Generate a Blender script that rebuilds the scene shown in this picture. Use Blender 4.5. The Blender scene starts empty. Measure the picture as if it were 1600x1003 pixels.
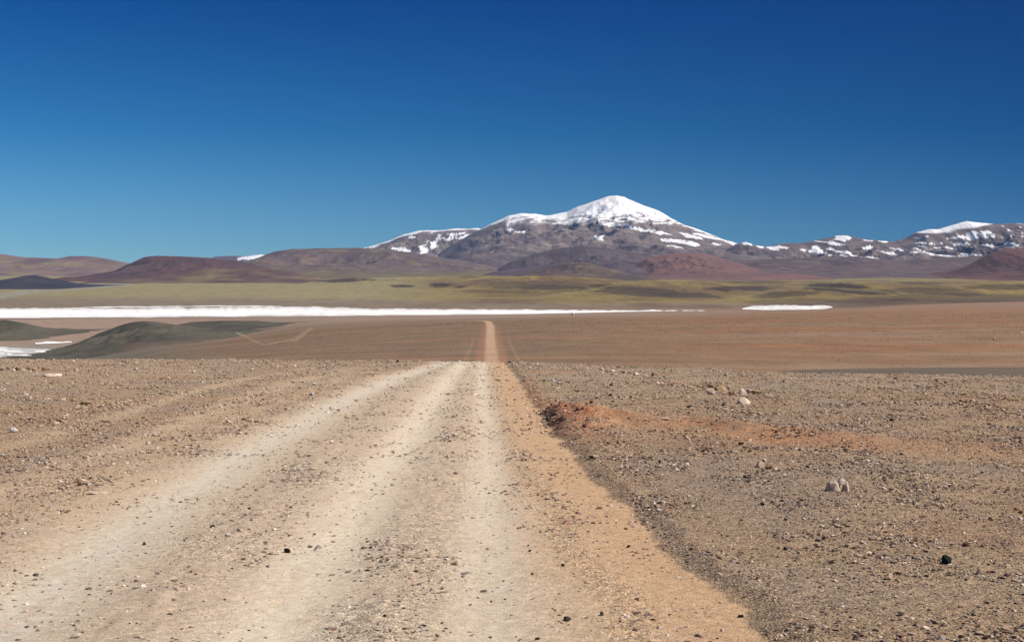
import bpy, bmesh, math, random
import numpy as np
from mathutils import Vector, Matrix

random.seed(7)
rng = np.random.default_rng(11)
SC = bpy.context.scene
COL = SC.collection

# ------------------------------------------------------------------ camera
H = 2.4                       # eye height above the track
FPX = 2084.0                  # focal length in photograph pixels (1600 wide)
HOR = 430.0                   # row of the true horizon
PITCH = math.atan((501.5 - HOR) / FPX)
cam_d = bpy.data.cameras.new("camera")
cam_d.sensor_width = 36.0
cam_d.lens = 36.0 * FPX / 1600.0
cam_d.clip_start = 0.1
cam_d.clip_end = 200000.0
cam = bpy.data.objects.new("camera", cam_d)
cam.location = (0, 0, H)
cam.rotation_euler = (math.pi / 2 - PITCH, 0, 0)
COL.objects.link(cam)
SC.camera = cam

# ------------------------------------------------------------------ sky and sun
SUN_EL = math.radians(47.0)
SUN_AZ = math.radians(84.0)   # to the right of the viewing direction
w = bpy.data.worlds.new("World")
SC.world = w
w.use_nodes = True
nt = w.node_tree
nt.nodes.clear()
sky = nt.nodes.new('ShaderNodeTexSky')
sky.sky_type = 'NISHITA'
sky.sun_disc = False
sky.sun_elevation = SUN_EL
sky.sun_rotation = SUN_AZ
sky.altitude = 4000.0
sky.air_density = 1.0
sky.dust_density = 0.15
sky.ozone_density = 3.0
# the deep high-altitude blue: the sky is graded by elevation and, darker, towards the right
tc_w = nt.nodes.new('ShaderNodeTexCoord')
sep = nt.nodes.new('ShaderNodeSeparateXYZ')
nt.links.new(tc_w.outputs['Generated'], sep.inputs[0])
def sky_ramp(stops):
    r = nt.nodes.new('ShaderNodeValToRGB'); e = r.color_ramp.elements
    while len(e) > 1: e.remove(e[-1])
    e[0].position = stops[0][0]; e[0].color = (*stops[0][1], 1)
    for p, c in stops[1:]:
        q = e.new(p); q.color = (*c, 1)
    nt.links.new(sep.outputs['Z'], r.inputs[0])
    return r.outputs[0]
KS = 0.79
def kk(*c): return tuple(v * KS for v in c)
SKY_L = sky_ramp([(0.0, kk(.62,.90,1.0)), (0.030, kk(.50,.88,1.0)), (0.105, kk(.13,.58,.86)), (0.20, kk(.0,.31,.74)), (0.45, kk(.005,.24,.56)), (1.0, kk(.04,.26,.5))])
SKY_R = sky_ramp([(0.0, kk(.12,.30,.46)), (0.030, kk(.07,.24,.40)), (0.105, kk(.000,.165,.36)), (0.20, kk(.000,.125,.36)), (0.45, kk(.0,.12,.34)), (1.0, kk(.04,.26,.5))])
mr = nt.nodes.new('ShaderNodeMapRange')
mr.inputs['From Min'].default_value = -0.42; mr.inputs['From Max'].default_value = 0.36
nt.links.new(sep.outputs['X'], mr.inputs['Value'])
mxs = nt.nodes.new('ShaderNodeMix'); mxs.data_type = 'RGBA'
nt.links.new(mr.outputs[0], mxs.inputs[0]); nt.links.new(SKY_L, mxs.inputs[6]); nt.links.new(SKY_R, mxs.inputs[7])
tint = nt.nodes.new('ShaderNodeMix'); tint.data_type = 'RGBA'; tint.blend_type = 'MULTIPLY'
tint.inputs[0].default_value = 1.0
bg = nt.nodes.new('ShaderNodeBackground')
bg.inputs['Strength'].default_value = 0.1
wo = nt.nodes.new('ShaderNodeOutputWorld')
nt.links.new(sky.outputs[0], tint.inputs[6])
nt.links.new(mxs.outputs[2], tint.inputs[7])
nt.links.new(tint.outputs[2], bg.inputs[0])
nt.links.new(bg.outputs[0], wo.inputs[0])

sun_d = bpy.data.lights.new("sun", 'SUN')
sun_d.energy = 5.0
sun_d.angle = math.radians(0.5)
sun_d.color = (1.0, 0.94, 0.85)
sun = bpy.data.objects.new("sun", sun_d)
sv = Vector((math.cos(SUN_EL) * math.sin(SUN_AZ), math.cos(SUN_EL) * math.cos(SUN_AZ), math.sin(SUN_EL)))
sun.rotation_euler = (-sv).to_track_quat('-Z', 'Y').to_euler()
sun.location = sv * 100
COL.objects.link(sun)

SC.view_settings.view_transform = 'Standard'
SC.view_settings.look = 'None'
SC.view_settings.exposure = 0.27
SC.view_settings.gamma = 1.0
SC.cycles.volume_bounces = 0
SC.cycles.max_bounces = 4
SC.cycles.volume_step_rate = 1.0

# ------------------------------------------------------------------ helpers
PERM = np.arange(4096); np.random.default_rng(3).shuffle(PERM); PERM = np.concatenate([PERM, PERM])
GA = np.random.default_rng(5).uniform(0, 2 * np.pi, 4096)
GX, GY = np.cos(GA), np.sin(GA)

def perlin(x, y, seed=0):
    x = np.asarray(x, dtype=np.float64) + seed * 17.31; y = np.asarray(y, dtype=np.float64) + seed * 9.17
    xi = np.floor(x).astype(np.int64); yi = np.floor(y).astype(np.int64)
    xf = x - xi; yf = y - yi
    u = xf * xf * xf * (xf * (xf * 6 - 15) + 10); v = yf * yf * yf * (yf * (yf * 6 - 15) + 10)
    def g(ix, iy, fx, fy):
        h = PERM[(PERM[ix & 4095] + iy) & 4095]
        return GX[h] * fx + GY[h] * fy
    a = g(xi, yi, xf, yf); b = g(xi + 1, yi, xf - 1, yf)
    c = g(xi, yi + 1, xf, yf - 1); d = g(xi + 1, yi + 1, xf - 1, yf - 1)
    return ((a + (b - a) * u) * (1 - v) + (c + (d - c) * u) * v) * 1.5

def fbm(x, y, oct=4, seed=0, gain=0.5):
    s = 0; a = 1.0; t = 0
    for k in range(oct):
        s = s + a * perlin(x * 2 ** k, y * 2 ** k, seed + k * 3); t += a; a *= gain
    return s / t

def ridged(x, y, oct=4, seed=0, gain=0.5):
    s = 0; a = 1.0; t = 0
    for k in range(oct):
        n = 1 - np.abs(perlin(x * 2 ** k, y * 2 ** k, seed + k * 3))
        s = s + a * n * n; t += a; a *= gain
    return s / t

def sstep(e0, e1, x):
    t = np.clip((x - e0) / (e1 - e0), 0, 1)
    return t * t * (3 - 2 * t)

def mixc(c, col, m):
    return c * (1 - m[..., None]) + np.asarray(col)[None, :] * m[..., None]

def s2l(*rgb):
    v = np.array(rgb, dtype=float) / 255.0
    return np.where(v <= 0.04045, v / 12.92, ((v + 0.055) / 1.055) ** 2.4)

def mesh_np(name, co, quads=None, tris=None, attrs=None, smooth=True):
    me = bpy.data.meshes.new(name)
    me.vertices.add(len(co)); me.vertices.foreach_set('co', np.ascontiguousarray(co, dtype=np.float32).ravel())
    f = quads if quads is not None else tris
    k = f.shape[1]
    me.loops.add(f.size); me.loops.foreach_set('vertex_index', f.astype(np.int32).ravel())
    me.polygons.add(len(f)); me.polygons.foreach_set('loop_start', np.arange(0, f.size, k, dtype=np.int32))
    me.polygons.foreach_set('loop_total', np.full(len(f), k, dtype=np.int32))
    me.polygons.foreach_set('use_smooth', np.full(len(f), smooth, dtype=bool))
    me.update(calc_edges=True)
    for an, (ty, arr) in (attrs or {}).items():
        a = me.attributes.new(an, ty, 'POINT')
        if ty == 'FLOAT_COLOR':
            arr4 = np.ones((len(arr), 4), dtype=np.float32); arr4[:, :3] = arr
            a.data.foreach_set('color', arr4.ravel())
        else:
            a.data.foreach_set('value', np.ascontiguousarray(arr, dtype=np.float32))
    return me

def link(name, me, mat=None, **props):
    o = bpy.data.objects.new(name, me)
    COL.objects.link(o)
    if mat is not None: me.materials.clear(); me.materials.append(mat)
    for k, v in props.items(): o[k] = v
    return o

def grid_faces(nr, nc, wrap=False):
    i = np.arange(nr - 1)[:, None]; j = np.arange(nc if wrap else nc - 1)[None, :]
    j2 = (j + 1) % nc
    a = i * nc + j; b = i * nc + j2; c = (i + 1) * nc + j2; d = (i + 1) * nc + j
    return np.stack([a + 0 * j, b + 0 * j, c + 0 * j, d + 0 * j], -1).reshape(-1, 4)

def ray(px, py):
    """direction of a photograph pixel in world space, scaled so that its horizontal y part is 1"""
    cx = (px - 800.0) / FPX; cy = (501.5 - py) / FPX
    c, s = math.cos(PITCH), math.sin(PITCH)
    dy = c + cy * s; dz = -s + cy * c
    return cx / dy, 1.0, dz / dy

def z_at(px, py, y):
    return H + ray(px, py)[2] * y

# ------------------------------------------------------------------ terrain profile
SL = 0.0336
LZ = -110.0
# every column: crest row and where the valley beyond it comes into view (row, distance) or ('z', distance, height)
def crest_y(c): return H / ((c - HOR) / FPX - SL)
COLS = {
  -400: (561, [('z',200,-16),('z',600,-50),('z',1300,-95),('z',1650,LZ),('z',2400,LZ),('z',5000,LZ)]),
     0: (561, [('z',200,-16),('z',600,-50),('z',1300,-95),('z',1650,LZ),('z',2400,LZ),('z',5000,LZ)]),
   130: (561, [('z',200,-16),('z',600,-50),('z',1300,-95),('z',1650,LZ),('z',2400,LZ),('z',5000,LZ)]),
   230: (562, [('z',200,-15),(562,700),(556,1000),(548,1500),(538,1900),('z',2600,LZ+6),('z',3300,LZ),('z',5000,LZ)]),
   350: (562, [('z',200,-14),(562,520),(550,850),(541,1150),(536,1500),(531,1900),('z',2500,LZ+4),('z',3200,LZ),('z',5000,LZ)]),
   500: (562, [('z',200,-14),(562,460),(545,700),(530,1000),(516,1500),(505,2100),(499,2700),('z',3250,LZ),('z',5000,LZ)]),
   650: (564, [('z',200,-13.4),(563,440),(545,620),(530,820),(513,1200),(502,1800),(497,2500),('z',3350,LZ),('z',5000,LZ)]),
   768: (565, [('z',200,-13),(565,420),(545,580),(530,750),(510,1150),(500,1650),(495.5,2300),('z',3450,LZ),('z',5000,LZ)]),
   900: (569, [('z',200,-13.4),(569,390),(545,560),(530,730),(508,1150),(497,1650),(492.5,2500),('z',3600,LZ),('z',5000,LZ)]),
  1100: (576, [('z',180,-12.6),(576,360),(545,560),(525,790),(505,1200),(495,1700),(488.8,2700),('z',3900,LZ),('z',5000,LZ)]),
  1220: (583, [('z',115,-7.3),(578,150),(576,190),('z',270,-17.6),(576,400),(545,560),(522,800),(500,1250),(490,1800),(484.0,2700),('z',3600,LZ),('z',5400,LZ)]),
  1310: (585, [('z',113,-7.35),(577,145),(574.6,195),('z',280,-19.0),(574.8,410),(545,560),(521,800),(499,1250),(488.5,1850),(482.6,2800),('z',3700,LZ),('z',5400,LZ)]),
  1400: (587, [('z',112,-7.4),(577,140),(573.2,195),(573.6,225),('z',300,-21.0),(573.8,420),(545,560),(520,800),(498,1250),(486,1900),(479.2,3000),('z',4000,-90),('z',5000,LZ+4)]),
  1600: (588, [('z',112,-7.5),(576,140),(572.2,195),(572.6,225),('z',300,-21.0),(572.8,420),(545,560),(518,800),(496,1250),(482,1900),(474.5,3100),('z',4000,-75),('z',5000,LZ+14)]),
  2000: (589, [('z',112,-7.6),(576,140),(572.2,195),(572.6,225),('z',300,-21.0),(572.8,420),(545,560),(516,800),(494,1250),(480,1900),(473,3100),('z',4000,-75),('z',5000,LZ+14)]),
}
FAR = [(5600, -106), (7000, -103), (8500, -96), (10500, -78), (12500, -52), (15000, -28), (20000, -10), (60000, 60)]
LR0, LR1, NLR = math.log(2.0), math.log(60000.0), 1400
lr = np.linspace(LR0, LR1, NLR); rr = np.exp(lr)
def gsm(a, sig, axis):
    n = int(sig * 3) + 1; k = np.exp(-0.5 * (np.arange(-n, n + 1) / sig) ** 2); k /= k.sum()
    return np.apply_along_axis(lambda v: np.convolve(np.pad(v, n, mode='edge'), k, mode='valid'), axis, a)
cpx = sorted(COLS); prof = []
for c in cpx:
    cr, pts = COLS[c]
    yc = crest_y(cr)
    R = [0.0, yc * 0.95, yc * 1.06]; Z = [0.0, -SL * yc * 0.95, -SL * yc * 1.06 - 0.15]
    for p in pts:
        if p[0] == 'z': R.append(p[1]); Z.append(p[2])
        else: R.append(p[1]); Z.append(z_at(c, p[0], p[1]))
    for r_, z_ in FAR: R.append(r_); Z.append(z_)
    zz = np.interp(rr, R, Z)
    blend = sstep(math.log(120), math.log(220), lr)
    zz = zz * (1 - blend) + gsm(zz, 14, 0) * blend
    zz = gsm(zz, 2.5, 0)
    prof.append(zz)
PX0, PX1, NPX = -400.0, 2000.0, 241
pxs = np.linspace(PX0, PX1, NPX); prof = np.array(prof)
TAB = np.stack([np.interp(pxs, cpx, prof[:, k]) for k in range(NLR)], 1)
TAB = gsm(TAB, 4, 0)

def base_z(x, y):
    r = np.hypot(x, y)
    yy = np.where(y > 1, y, 1.0)
    p = np.where(y > 1, 800 + FPX * x / yy, np.where(x > 0, 2000, -400))
    p = np.clip(p, PX0, PX1 - 1e-3)
    # the table is in the forward distance y
    q = np.clip(np.log(np.maximum(np.maximum(y, r * 0.6), 2.01)), LR0, LR1 - 1e-6)
    fi = (p - PX0) / (PX1 - PX0) * (NPX - 1); fj = (q - LR0) / (LR1 - LR0) * (NLR - 1)
    i = fi.astype(int); j = fj.astype(int); i = np.minimum(i, NPX - 2); j = np.minimum(j, NLR - 2)
    a = fi - i; b = fj - j
    z = (TAB[i, j] * (1 - a) + TAB[i + 1, j] * a) * (1 - b) + (TAB[i, j + 1] * (1 - a) + TAB[i + 1, j + 1] * a) * b
    near = (r < 3.0) | (y < 3)
    zn = -SL * np.clip(y, -30, 60)
    wgt = sstep(3, 6, y)
    return np.where(y < 6, zn * (1 - wgt) + z * wgt, z)

# road lines: lateral position against the distance y
RY  = [-30, 0, 6,   9.9, 12.5, 16.7, 22.7, 31.2, 41.7, 50,   62.5, 71,   77,   120,  420,  700,  1150,  1500,  1650,  1750]
RR_ = [3.3,2.5,2.2,1.96, 1.72, 1.42, 1.09, 0.75, 0.50, 0.30, -.05, -.30, -.45, -0.2, -3.4, -8.0, -14.5, -22.0, -33.0, -60.0]   # right edge
RL_ = [-9, -7,-6,  -5.6, -5.5, -5.8, -5.9, -6.0, -6.0, -6.1, -5.6, -5.0, -4.8, -4.6, -9.4, -14.6,-22.8, -31.0, -43.0, -72.0]   # left edge
B1  = [-3.2,-3.5,-3.75,-3.98,-4.18,-4.45,-4.68,-4.85,-4.90,-4.85,-4.4, -3.8, -3.4]
B2  = [-1.7,-1.80,-1.84,-1.88,-1.92,-1.97,-2.05,-2.17,-2.35,-2.47,-2.58,-2.58,-2.55]
B3  = [-.1,-.1,-.15,-.19,-.22,-.28,-.38,-.55,-.85,-1.08,-1.35,-1.5,-1.6]
RYB = RY[:13]

def smooth_interp(y, X, Y): return np.interp(y, X, Y)

def polydist(x, y, pts):
    """distance to a polyline in the ground plane"""
    d = np.full(x.shape, 1e9)
    for (x0, y0), (x1, y1) in zip(pts[:-1], pts[1:]):
        vx, vy = x1 - x0, y1 - y0
        t = np.clip(((x - x0) * vx + (y - y0) * vy) / (vx * vx + vy * vy), 0, 1)
        d = np.minimum(d, np.hypot(x - x0 - t * vx, y - y0 - t * vy))
    return d

BKX = [0.9, 1.5, 2.2, 2.9, 4.2, 5.2, 7.0, 8.9, 12, 20]
BKY = [33.0, 32.6, 31.8, 30.0, 28.8, 26.9, 24.6, 23.2, 21.2, 18.0]
BERM = [(8.4, 58.0), (10.4, 48.0), (12.4, 44.6), (12.8, 38.0), (13.3, 34.5), (15.0, 28.0)]
def gdetail(x, y):
    """near relief: ruts, shoulder berm, the red clay spoil bank, gentle swells"""
    r = np.hypot(x, y)
    near = 1 - sstep(85, 110, r)
    z = 0.02 * fbm(x / 1.3, y / 1.3, 4, 1) + (0.05 + 0.07 * sstep(30, 60, y)) * fbm(x / 6, y / 6, 3, 2)
    edge = np.interp(y, RY, RR_) + 0.16 * perlin(y / 1.1, x * 0, 4) + 0.07 * perlin(y / 0.35, x * 0, 5)
    d = x - edge
    # shoulder berm right of the road
    z = z + (0.032 + 0.03 * perlin(y / 2.0, x * 0, 6)) * np.exp(-((d - 0.28) / 0.20) ** 2) * (1 + 0.7 * fbm(x * 3, y * 3, 2, 8))
    z = z + 0.035 * sstep(0, 0.4, d)
    # rut lines
    for B, wd, dp in ((B1, 0.45, 0.022), (B2, 0.42, 0.026), (B3, 0.32, 0.024)):
        u = x - np.interp(y, RYB, B)
        z = z - dp * np.exp(-(u / wd) ** 2)
    # loose gravel windrows between the ruts
    for A, B in ((B1, B2), (B2, B3)):
        m = (np.interp(y, RYB, A) + np.interp(y, RYB, B)) / 2
        z = z + 0.022 * np.exp(-((x - m) / 0.35) ** 2) * (1 + fbm(x * 4, y * 1.5, 2, 9))
    # washboard in the third rut
    u3 = x - np.interp(y, RYB, B3)
    z = z + 0.010 * np.sin(y * 2 * math.pi / 1.35 + 0.6 * perlin(x, y, 3)) * np.exp(-(u3 / 0.35) ** 2) * sstep(15, 20, y) * (1 - sstep(30, 36, y))
    # clay bank: spoil heaped on the road edge and a low spit running off to the right
    lump = sstep(0.0, 0.5, d) * np.exp(-(np.maximum(d - 0.75, 0) / 0.75) ** 2) * np.exp(-((y - 31.5) / 3.4) ** 2)
    z = z + lump * (0.24 + 0.20 * fbm(x * 1.7, y * 0.9, 4, 12) + 0.10 * ridged(x * 2.6, y * 1.6, 3, 13))
    bank = np.interp(x, BKX, BKY)
    z = z + 0.16 * np.exp(-((y - bank - 1.8) / 1.5) ** 2) * sstep(1.3, 2.4, x) * (1 - 0.85 * sstep(4.0, 9.0, x)) * (1 + 0.8 * fbm(x * 1.3, y * 1.3, 4, 14))
    z = z - 0.05 * np.exp(-((y - bank + 1.2) / 1.5) ** 2) * sstep(1.5, 2.6, x) * (1 - 0.8 * sstep(6, 12, x))
    # low gravel berm far right
    z = z + 0.09 * np.exp(-(polydist(x, y, BERM) / 0.5) ** 2) * (1 + 0.8 * fbm(x * 1.1, y * 1.1, 3, 20))
    return z * near

def gz(x, y):
    x = np.asarray(x, float); y = np.asarray(y, float)
    z = base_z(x, y) + gdetail(x, y)
    r = np.hypot(x, y)
    # valley floor swells
    m = sstep(300, 700, r) * (1 - sstep(1500, 2400, r))
    z = z + m * 1.2 * fbm(x / 260, y / 260, 4, 31)
    # grassy steppe beyond the salt lake: humps and shallow gullies
    f = sstep(5200, 7200, y) * (1 - 0.6 * sstep(13000, 17000, y))
    side = 0.35 + 0.65 * sstep(-2600, 500, x)
    z = z + f * side * (22 * fbm(x / 1900, y / 2300, 5, 40) + 16 * (ridged(x / 1300, y / 1700, 4, 44) - 0.6))
    f2 = sstep(4300, 5600, y) * (1 - sstep(6500, 9000, y)) * sstep(800, 2400, x)
    z = z + f2 * 14 * (fbm(x / 700, y / 1100, 4, 51) + 0.3)
    return z

def hit(px, py, y0=5.0, y1=30000.0):
    """first point of the ground seen through a photograph pixel"""
    dx, _, dz = ray(px, py)
    ys = np.exp(np.linspace(math.log(y0), math.log(y1), 6000))
    g = gz(dx * ys, ys) - (H + dz * ys)
    k = np.argmax(g > 0)
    if not (g > 0).any(): return None
    a, b = (ys[k - 1], ys[k]) if k > 0 else (ys[0], ys[0] * 1.001)
    for _ in range(12):
        m = 0.5 * (a + b)
        if float(gz(np.array([dx * m]), np.array([m]))[0]) - (H + dz * m) > 0: b = m
        else: a = m
    return dx * b, b, H + dz * b

# ------------------------------------------------------------------ colours of the ground (albedo only)
A_GRAV  = np.array([0.352, 0.250, 0.160])
A_GRAVD = np.array([0.265, 0.192, 0.140])
A_SAND  = np.array([0.510, 0.380, 0.262])
A_CREAM = np.array([0.650, 0.555, 0.435])
A_GREYW = np.array([0.570, 0.510, 0.425])
A_ORNG  = np.array([0.480, 0.300, 0.170])
A_CLAY  = np.array([0.325, 0.170, 0.092])
A_CLAYD = np.array([0.190, 0.080, 0.042])
A_PLAIN = np.array([0.225, 0.134, 0.080])
A_PLRED = np.array([0.250, 0.120, 0.060])
A_PLOLV = np.array([0.170, 0.125, 0.085])
A_GRASS = np.array([0.235, 0.205, 0.075])
A_HEATH = np.array([0.105, 0.082, 0.060])

def uvof(x, y, z):
    yy = np.maximum(y, 1.0)
    return 800 + FPX * x / yy, HOR - (z - H) / yy * FPX

STEPPE_DARK = [(530,437,50,3.2,0,.8),(625,447,16,2.6,0,.8),(700,446,30,3.4,0,.85),(850,446,95,6.5,0,.55),(860,449,45,4.5,.02,.6),(1010,456,75,7,.04,.7),(1075,462,50,4.5,.02,.7),(1160,451,55,4,-.02,.8),
  (1300,448,42,6,.0,.95),(1345,456,55,3.6,.03,.8),(1230,460,50,3.6,-.05,.6),(1450,455,65,5,.02,.6),(1500,466,110,7,0,.5),(1570,448,60,4,0,.6),(1440,443,35,2.2,0,.6),(1180,441,50,2,0,.5),(960,447,40,3,.03,.4),
  (820,458,60,2.5,0,.35),(760,455,40,3,0,.3),(60,437,60,4,.04,.0),(1380,470,70,5,0,.45),(1240,470,60,4,0,.35)]
STEPPE_LINE = [[(600,458),(700,462),(800,467),(900,470),(1000,471)],[(838,465),(870,460),(920,454),(952,447),(1000,440)],[(1120,470),(1170,462),(1215,452)],[(640,441),(720,437),(800,433)],[(1240,447),(1330,452),(1420,460)]]
def steppe_colour(x, y, z):
    u, v = uvof(x, y, z)
    n = fbm(x / 520, y / 1200, 5, 95); n2 = fbm(x / 130, y / 420, 4, 97); n3 = fbm(x / 38, y / 150, 4, 98, 0.7)
    st = np.tile(np.array([0.248, 0.212, 0.112]), (len(x), 1))
    right = sstep(560, 760, u)
    st = mixc(st, np.array([0.215, 0.158, 0.055]), right * 0.9)
    low = sstep(np.interp(u, [0, 500, 900, 1200, 1600], [457, 462, 470, 468, 462]), np.interp(u, [0, 500, 900, 1200, 1600], [472, 472, 477, 476, 472]), v + 5 * n)
    st = mixc(st, np.array([0.195, 0.150, 0.112]), low * 0.95)
    st = mixc(st, np.array([0.100, 0.074, 0.052]), low * sstep(1150, 1400, u) * 0.9)
    st = mixc(st, np.array([0.125, 0.078, 0.050]), right * np.clip(sstep(-0.12, 0.3, n + 0.5 * n2), 0, 1) * 0.75)
    for cx, cy, a_, b_, tl, am in STEPPE_DARK:
        du = u - cx + 22 * n + 8 * n2; dv = v - cy - tl * du + 3.0 * n + 1.5 * n2
        e = np.sqrt((du / a_) ** 2 + (dv / b_) ** 2) + 0.45 * n + 0.5 * n2 + 0.35 * n3
        k = (1 - sstep(0.75, 1.30, e)) * np.minimum(1, am * 1.15)
        st = mixc(st, np.array([0.056, 0.040, 0.032]), k)
    for L_ in STEPPE_LINE:
        d_ = polydist(u, v * 4, [(p, q * 4) for p, q in L_])
        st = mixc(st, np.array([0.22, 0.19, 0.09]), (1 - sstep(1.0, 6.5, d_ + 5 * n + 2 * n2)) * 0.5)
    d_ = polydist(u, v * 3, [(-100, 470 * 3), (0, 463 * 3), (60, 453 * 3), (200, 443 * 3)])
    st = mixc(st, np.array([0.26, 0.25, 0.22]), (1 - sstep(6, 16, d_)) * 0.6)
    st = mixc(st, np.array([0.23, 0.20, 0.09]), sstep(900, 1100, u) * (1 - sstep(2, 5, np.abs(v - 436 + 3 * n))) * 0.5)
    return st * (1 + 0.20 * n2 + 0.30 * n3)[:, None]

TRACK_V = [(370,520),(384,526),(400,534),(412,539),(438,534),(462,530),(474,522),(487,512.5)]
def track_mask(x, y, z):
    u, v = uvof(x, y, z)
    d_ = polydist(u, v * 2.2, [(p, q * 2.2) for p, q in TRACK_V])
    w_ = np.interp(u, [372, 410, 440, 468, 478, 490], [2.6, 2.4, 2.6, 6.0, 4.5, 1.5])
    return (1 - sstep(w_ * 0.3, w_ * 1.3, d_ + 1.2 * fbm(u / 9, v / 4, 2, 5))) * 0.36

def ground_colour(x, y, z):
    r = np.hypot(x, y)
    n1 = fbm(x / 2.2, y / 2.2, 5, 61); n2 = fbm(x / 0.5, y / 0.5, 4, 67); n3 = fbm(x / 9, y / 9, 4, 71)
    c = np.tile(A_GRAV, (len(x), 1))
    grav = np.full(len(x), 0.8)
    # patchy lag gravel and sandier places
    c = mixc(c, A_GRAVD, sstep(-0.1, 0.5, n1) * 0.6)
    c = mixc(c, np.array([0.375, 0.290, 0.215]), sstep(32, 60, y) * (1 - sstep(95, 130, y)) * 0.65)
    n5 = fbm(x / 3.5, y / 5.0, 4, 73)
    c = mixc(c, np.array([0.300, 0.232, 0.185]), sstep(0.0, 0.35, n5) * 0.55)
    c = mixc(c, np.array([0.330, 0.205, 0.132]), sstep(0.0, 0.4, -n5) * 0.6)
    c = mixc(c, A_SAND * 0.80, sstep(0.05, 0.45, n3 + 0.3 * n2) * 0.45)
    c = c * (1 - 0.12 * (1 - sstep(13, 24, y)) * (x > 0))[:, None]
    edgeR = np.interp(y, RY, RR_) + 0.16 * perlin(y / 1.1, x * 0, 4) + 0.07 * perlin(y / 0.35, x * 0, 5)
    edgeL = np.interp(y, RY, RL_)
    d = x - edgeR; dl = edgeL - x
    onroad = (1 - sstep(-0.05, 0.05, d + 0.05 * n2)) * (1 - sstep(-0.9, 0.9, dl + 0.8 * n1))
    base = np.tile(A_SAND, (len(x), 1))
    base = mixc(base, A_GREYW, sstep(-0.3, 0.4, n1) * 0.35)
    # orange verge on the right part of the road
    base = mixc(base, A_ORNG, sstep(-2.0, -0.25, d + 0.3 * n1) * 0.75)
    gr = np.full(len(x), 0.30)
    for A, B, wd, am in ((B1, B2, 0.75, 1.0), (B2, B3, 0.62, 1.0)):
        m = (np.interp(y, RYB, A) + np.interp(y, RYB, B)) / 2
        k = np.exp(-((x - m + 0.06 * n1) / wd) ** 4) * am
        base = mixc(base, np.array([0.44, 0.350, 0.270]), np.clip(k * (0.62 + 0.4 * n2), 0, 1)); gr = np.maximum(gr, k * (0.5 + 0.9 * n1))
    k = np.exp(-((d + 0.95 + 0.2 * n1) / 0.28) ** 2) * 0.8
    base = mixc(base, A_GRAV * 1.3, k * 0.4); gr = np.maximum(gr, k)
    for B, wd, colr, am in ((B1, 0.55, A_GREYW, .80), (B2, 0.52, A_CREAM, 0.85), (B3, 0.33, A_CREAM * np.array([.95, .96, .98]), 0.7)):
        u = x - np.interp(y, RYB, B) + 0.02 * n1 + 0.03 * fbm(x / 0.6, y / 6.0, 3, 62)
        k = np.exp(-(np.abs(u) / wd) ** 2.0) * am * (1 - 0.45 * sstep(0.0, 0.5, fbm(x / 0.25, y / 1.6, 4, 63)))
        base = mixc(base, colr, k); gr = gr * (1 - 0.85 * k)
    far_r = sstep(90, 200, y)
    base = base * (1 - far_r[:, None]) + far_r[:, None] * A_SAND * 0.92
    # left of the road: secondary wheel tracks of sandy soil
    cl = c.copy()
    lt = x < -3
    for X, wd, am in (([-9.6, -9.4, -9.8, -11.0, -9.5], 0.42, 0.8), ([-6.9, -7.0, -7.6, -8.4, -7.6], 0.75, 0.9), ([-5.6,-6.1,-6.6,-7.0,-6.4], 0.4, 0.7)):
        u = x - np.interp(y, [10, 20, 32, 50, 75], X) + 0.16 * n1
        k = np.exp(-(u / wd) ** 2) * am * (1 - sstep(55, 75, y)) * (0.75 + 0.5 * n1)
        c = mixc(c, A_SAND * 0.98, np.clip(k, 0, 1)); grav = grav * (1 - 0.8 * k)
    # gravel darker directly along the right shoulder
    k = np.exp(-((d - 0.30) / 0.28) ** 2) * (x > -1)
    c = mixc(c, A_GRAVD * 0.95, np.clip(k * (0.35 + 0.9 * n2) * (1 - sstep(70, 90, y)), 0, 1)); grav = np.maximum(grav, k)
    # clay spoil bank
    bank = np.interp(x, BKX, BKY)
    wdt = np.interp(x, [1, 2.5, 5, 9, 14], [1.6, 2.4, 1.9, 1.6, 1.8])
    k = np.exp(-(np.abs(y - bank - 0.4 + 1.4 * n1) / wdt) ** 2.2) * sstep(0.5, 2.0, d + 0.4 * n2 + 0.5) * (1 - 0.72 * sstep(4.5, 9, x))
    k = k * np.clip(0.85 + 1.1 * n1 + 0.9 * n2, 0.1, 1.0)
    c = mixc(c, A_CLAY * 1.22, np.clip(k, 0, 1)); grav = grav * (1 - 0.6 * k)
    k = sstep(-0.05, 0.2, d) * (1 - sstep(0.9, 1.7, d + 0.5 * n1)) * np.exp(-((y - 31.0) / 4.2) ** 2)
    c = mixc(c, A_CLAYD * 1.9, np.clip(k * (0.75 + 1.4 * n2), 0, 0.92)); grav = np.maximum(grav, 0.45 * k)
    k = np.exp(-((d - 0.25) / 0.3) ** 2) * sstep(31, 36, y) * (1 - sstep(46, 58, y))
    c = mixc(c, A_CLAY * 1.2, k * 0.55)
    # reddish tone to the far right
    c = mixc(c, A_ORNG * 0.72, 0.35 * sstep(6, 14, x) * sstep(12, 20, y) * (1 - sstep(30, 48, y)) * (0.7 + n3))
    c = c * (1 - onroad[:, None]) + base * onroad[:, None]; grav = grav * (1 - onroad) + gr * onroad
    # ---- right dark gravel terrace beyond the crest
    k = sstep(88, 108, y) * (1 - sstep(235, 262, y)) * sstep(0.145, 0.20, x / np.maximum(y, 1))
    kd = k
    # ---- valley plain
    v = sstep(240, 330, y)
    s1 = fbm(x / 420, y / 90, 4, 81); s2 = fbm(x / 120, y / 40, 4, 85); s3 = fbm(x / 900, y / 260, 4, 88)
    pl = np.tile(A_PLAIN, (len(x), 1))
    rt = sstep(-0.02, 0.25, x / np.maximum(y, 1))
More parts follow.
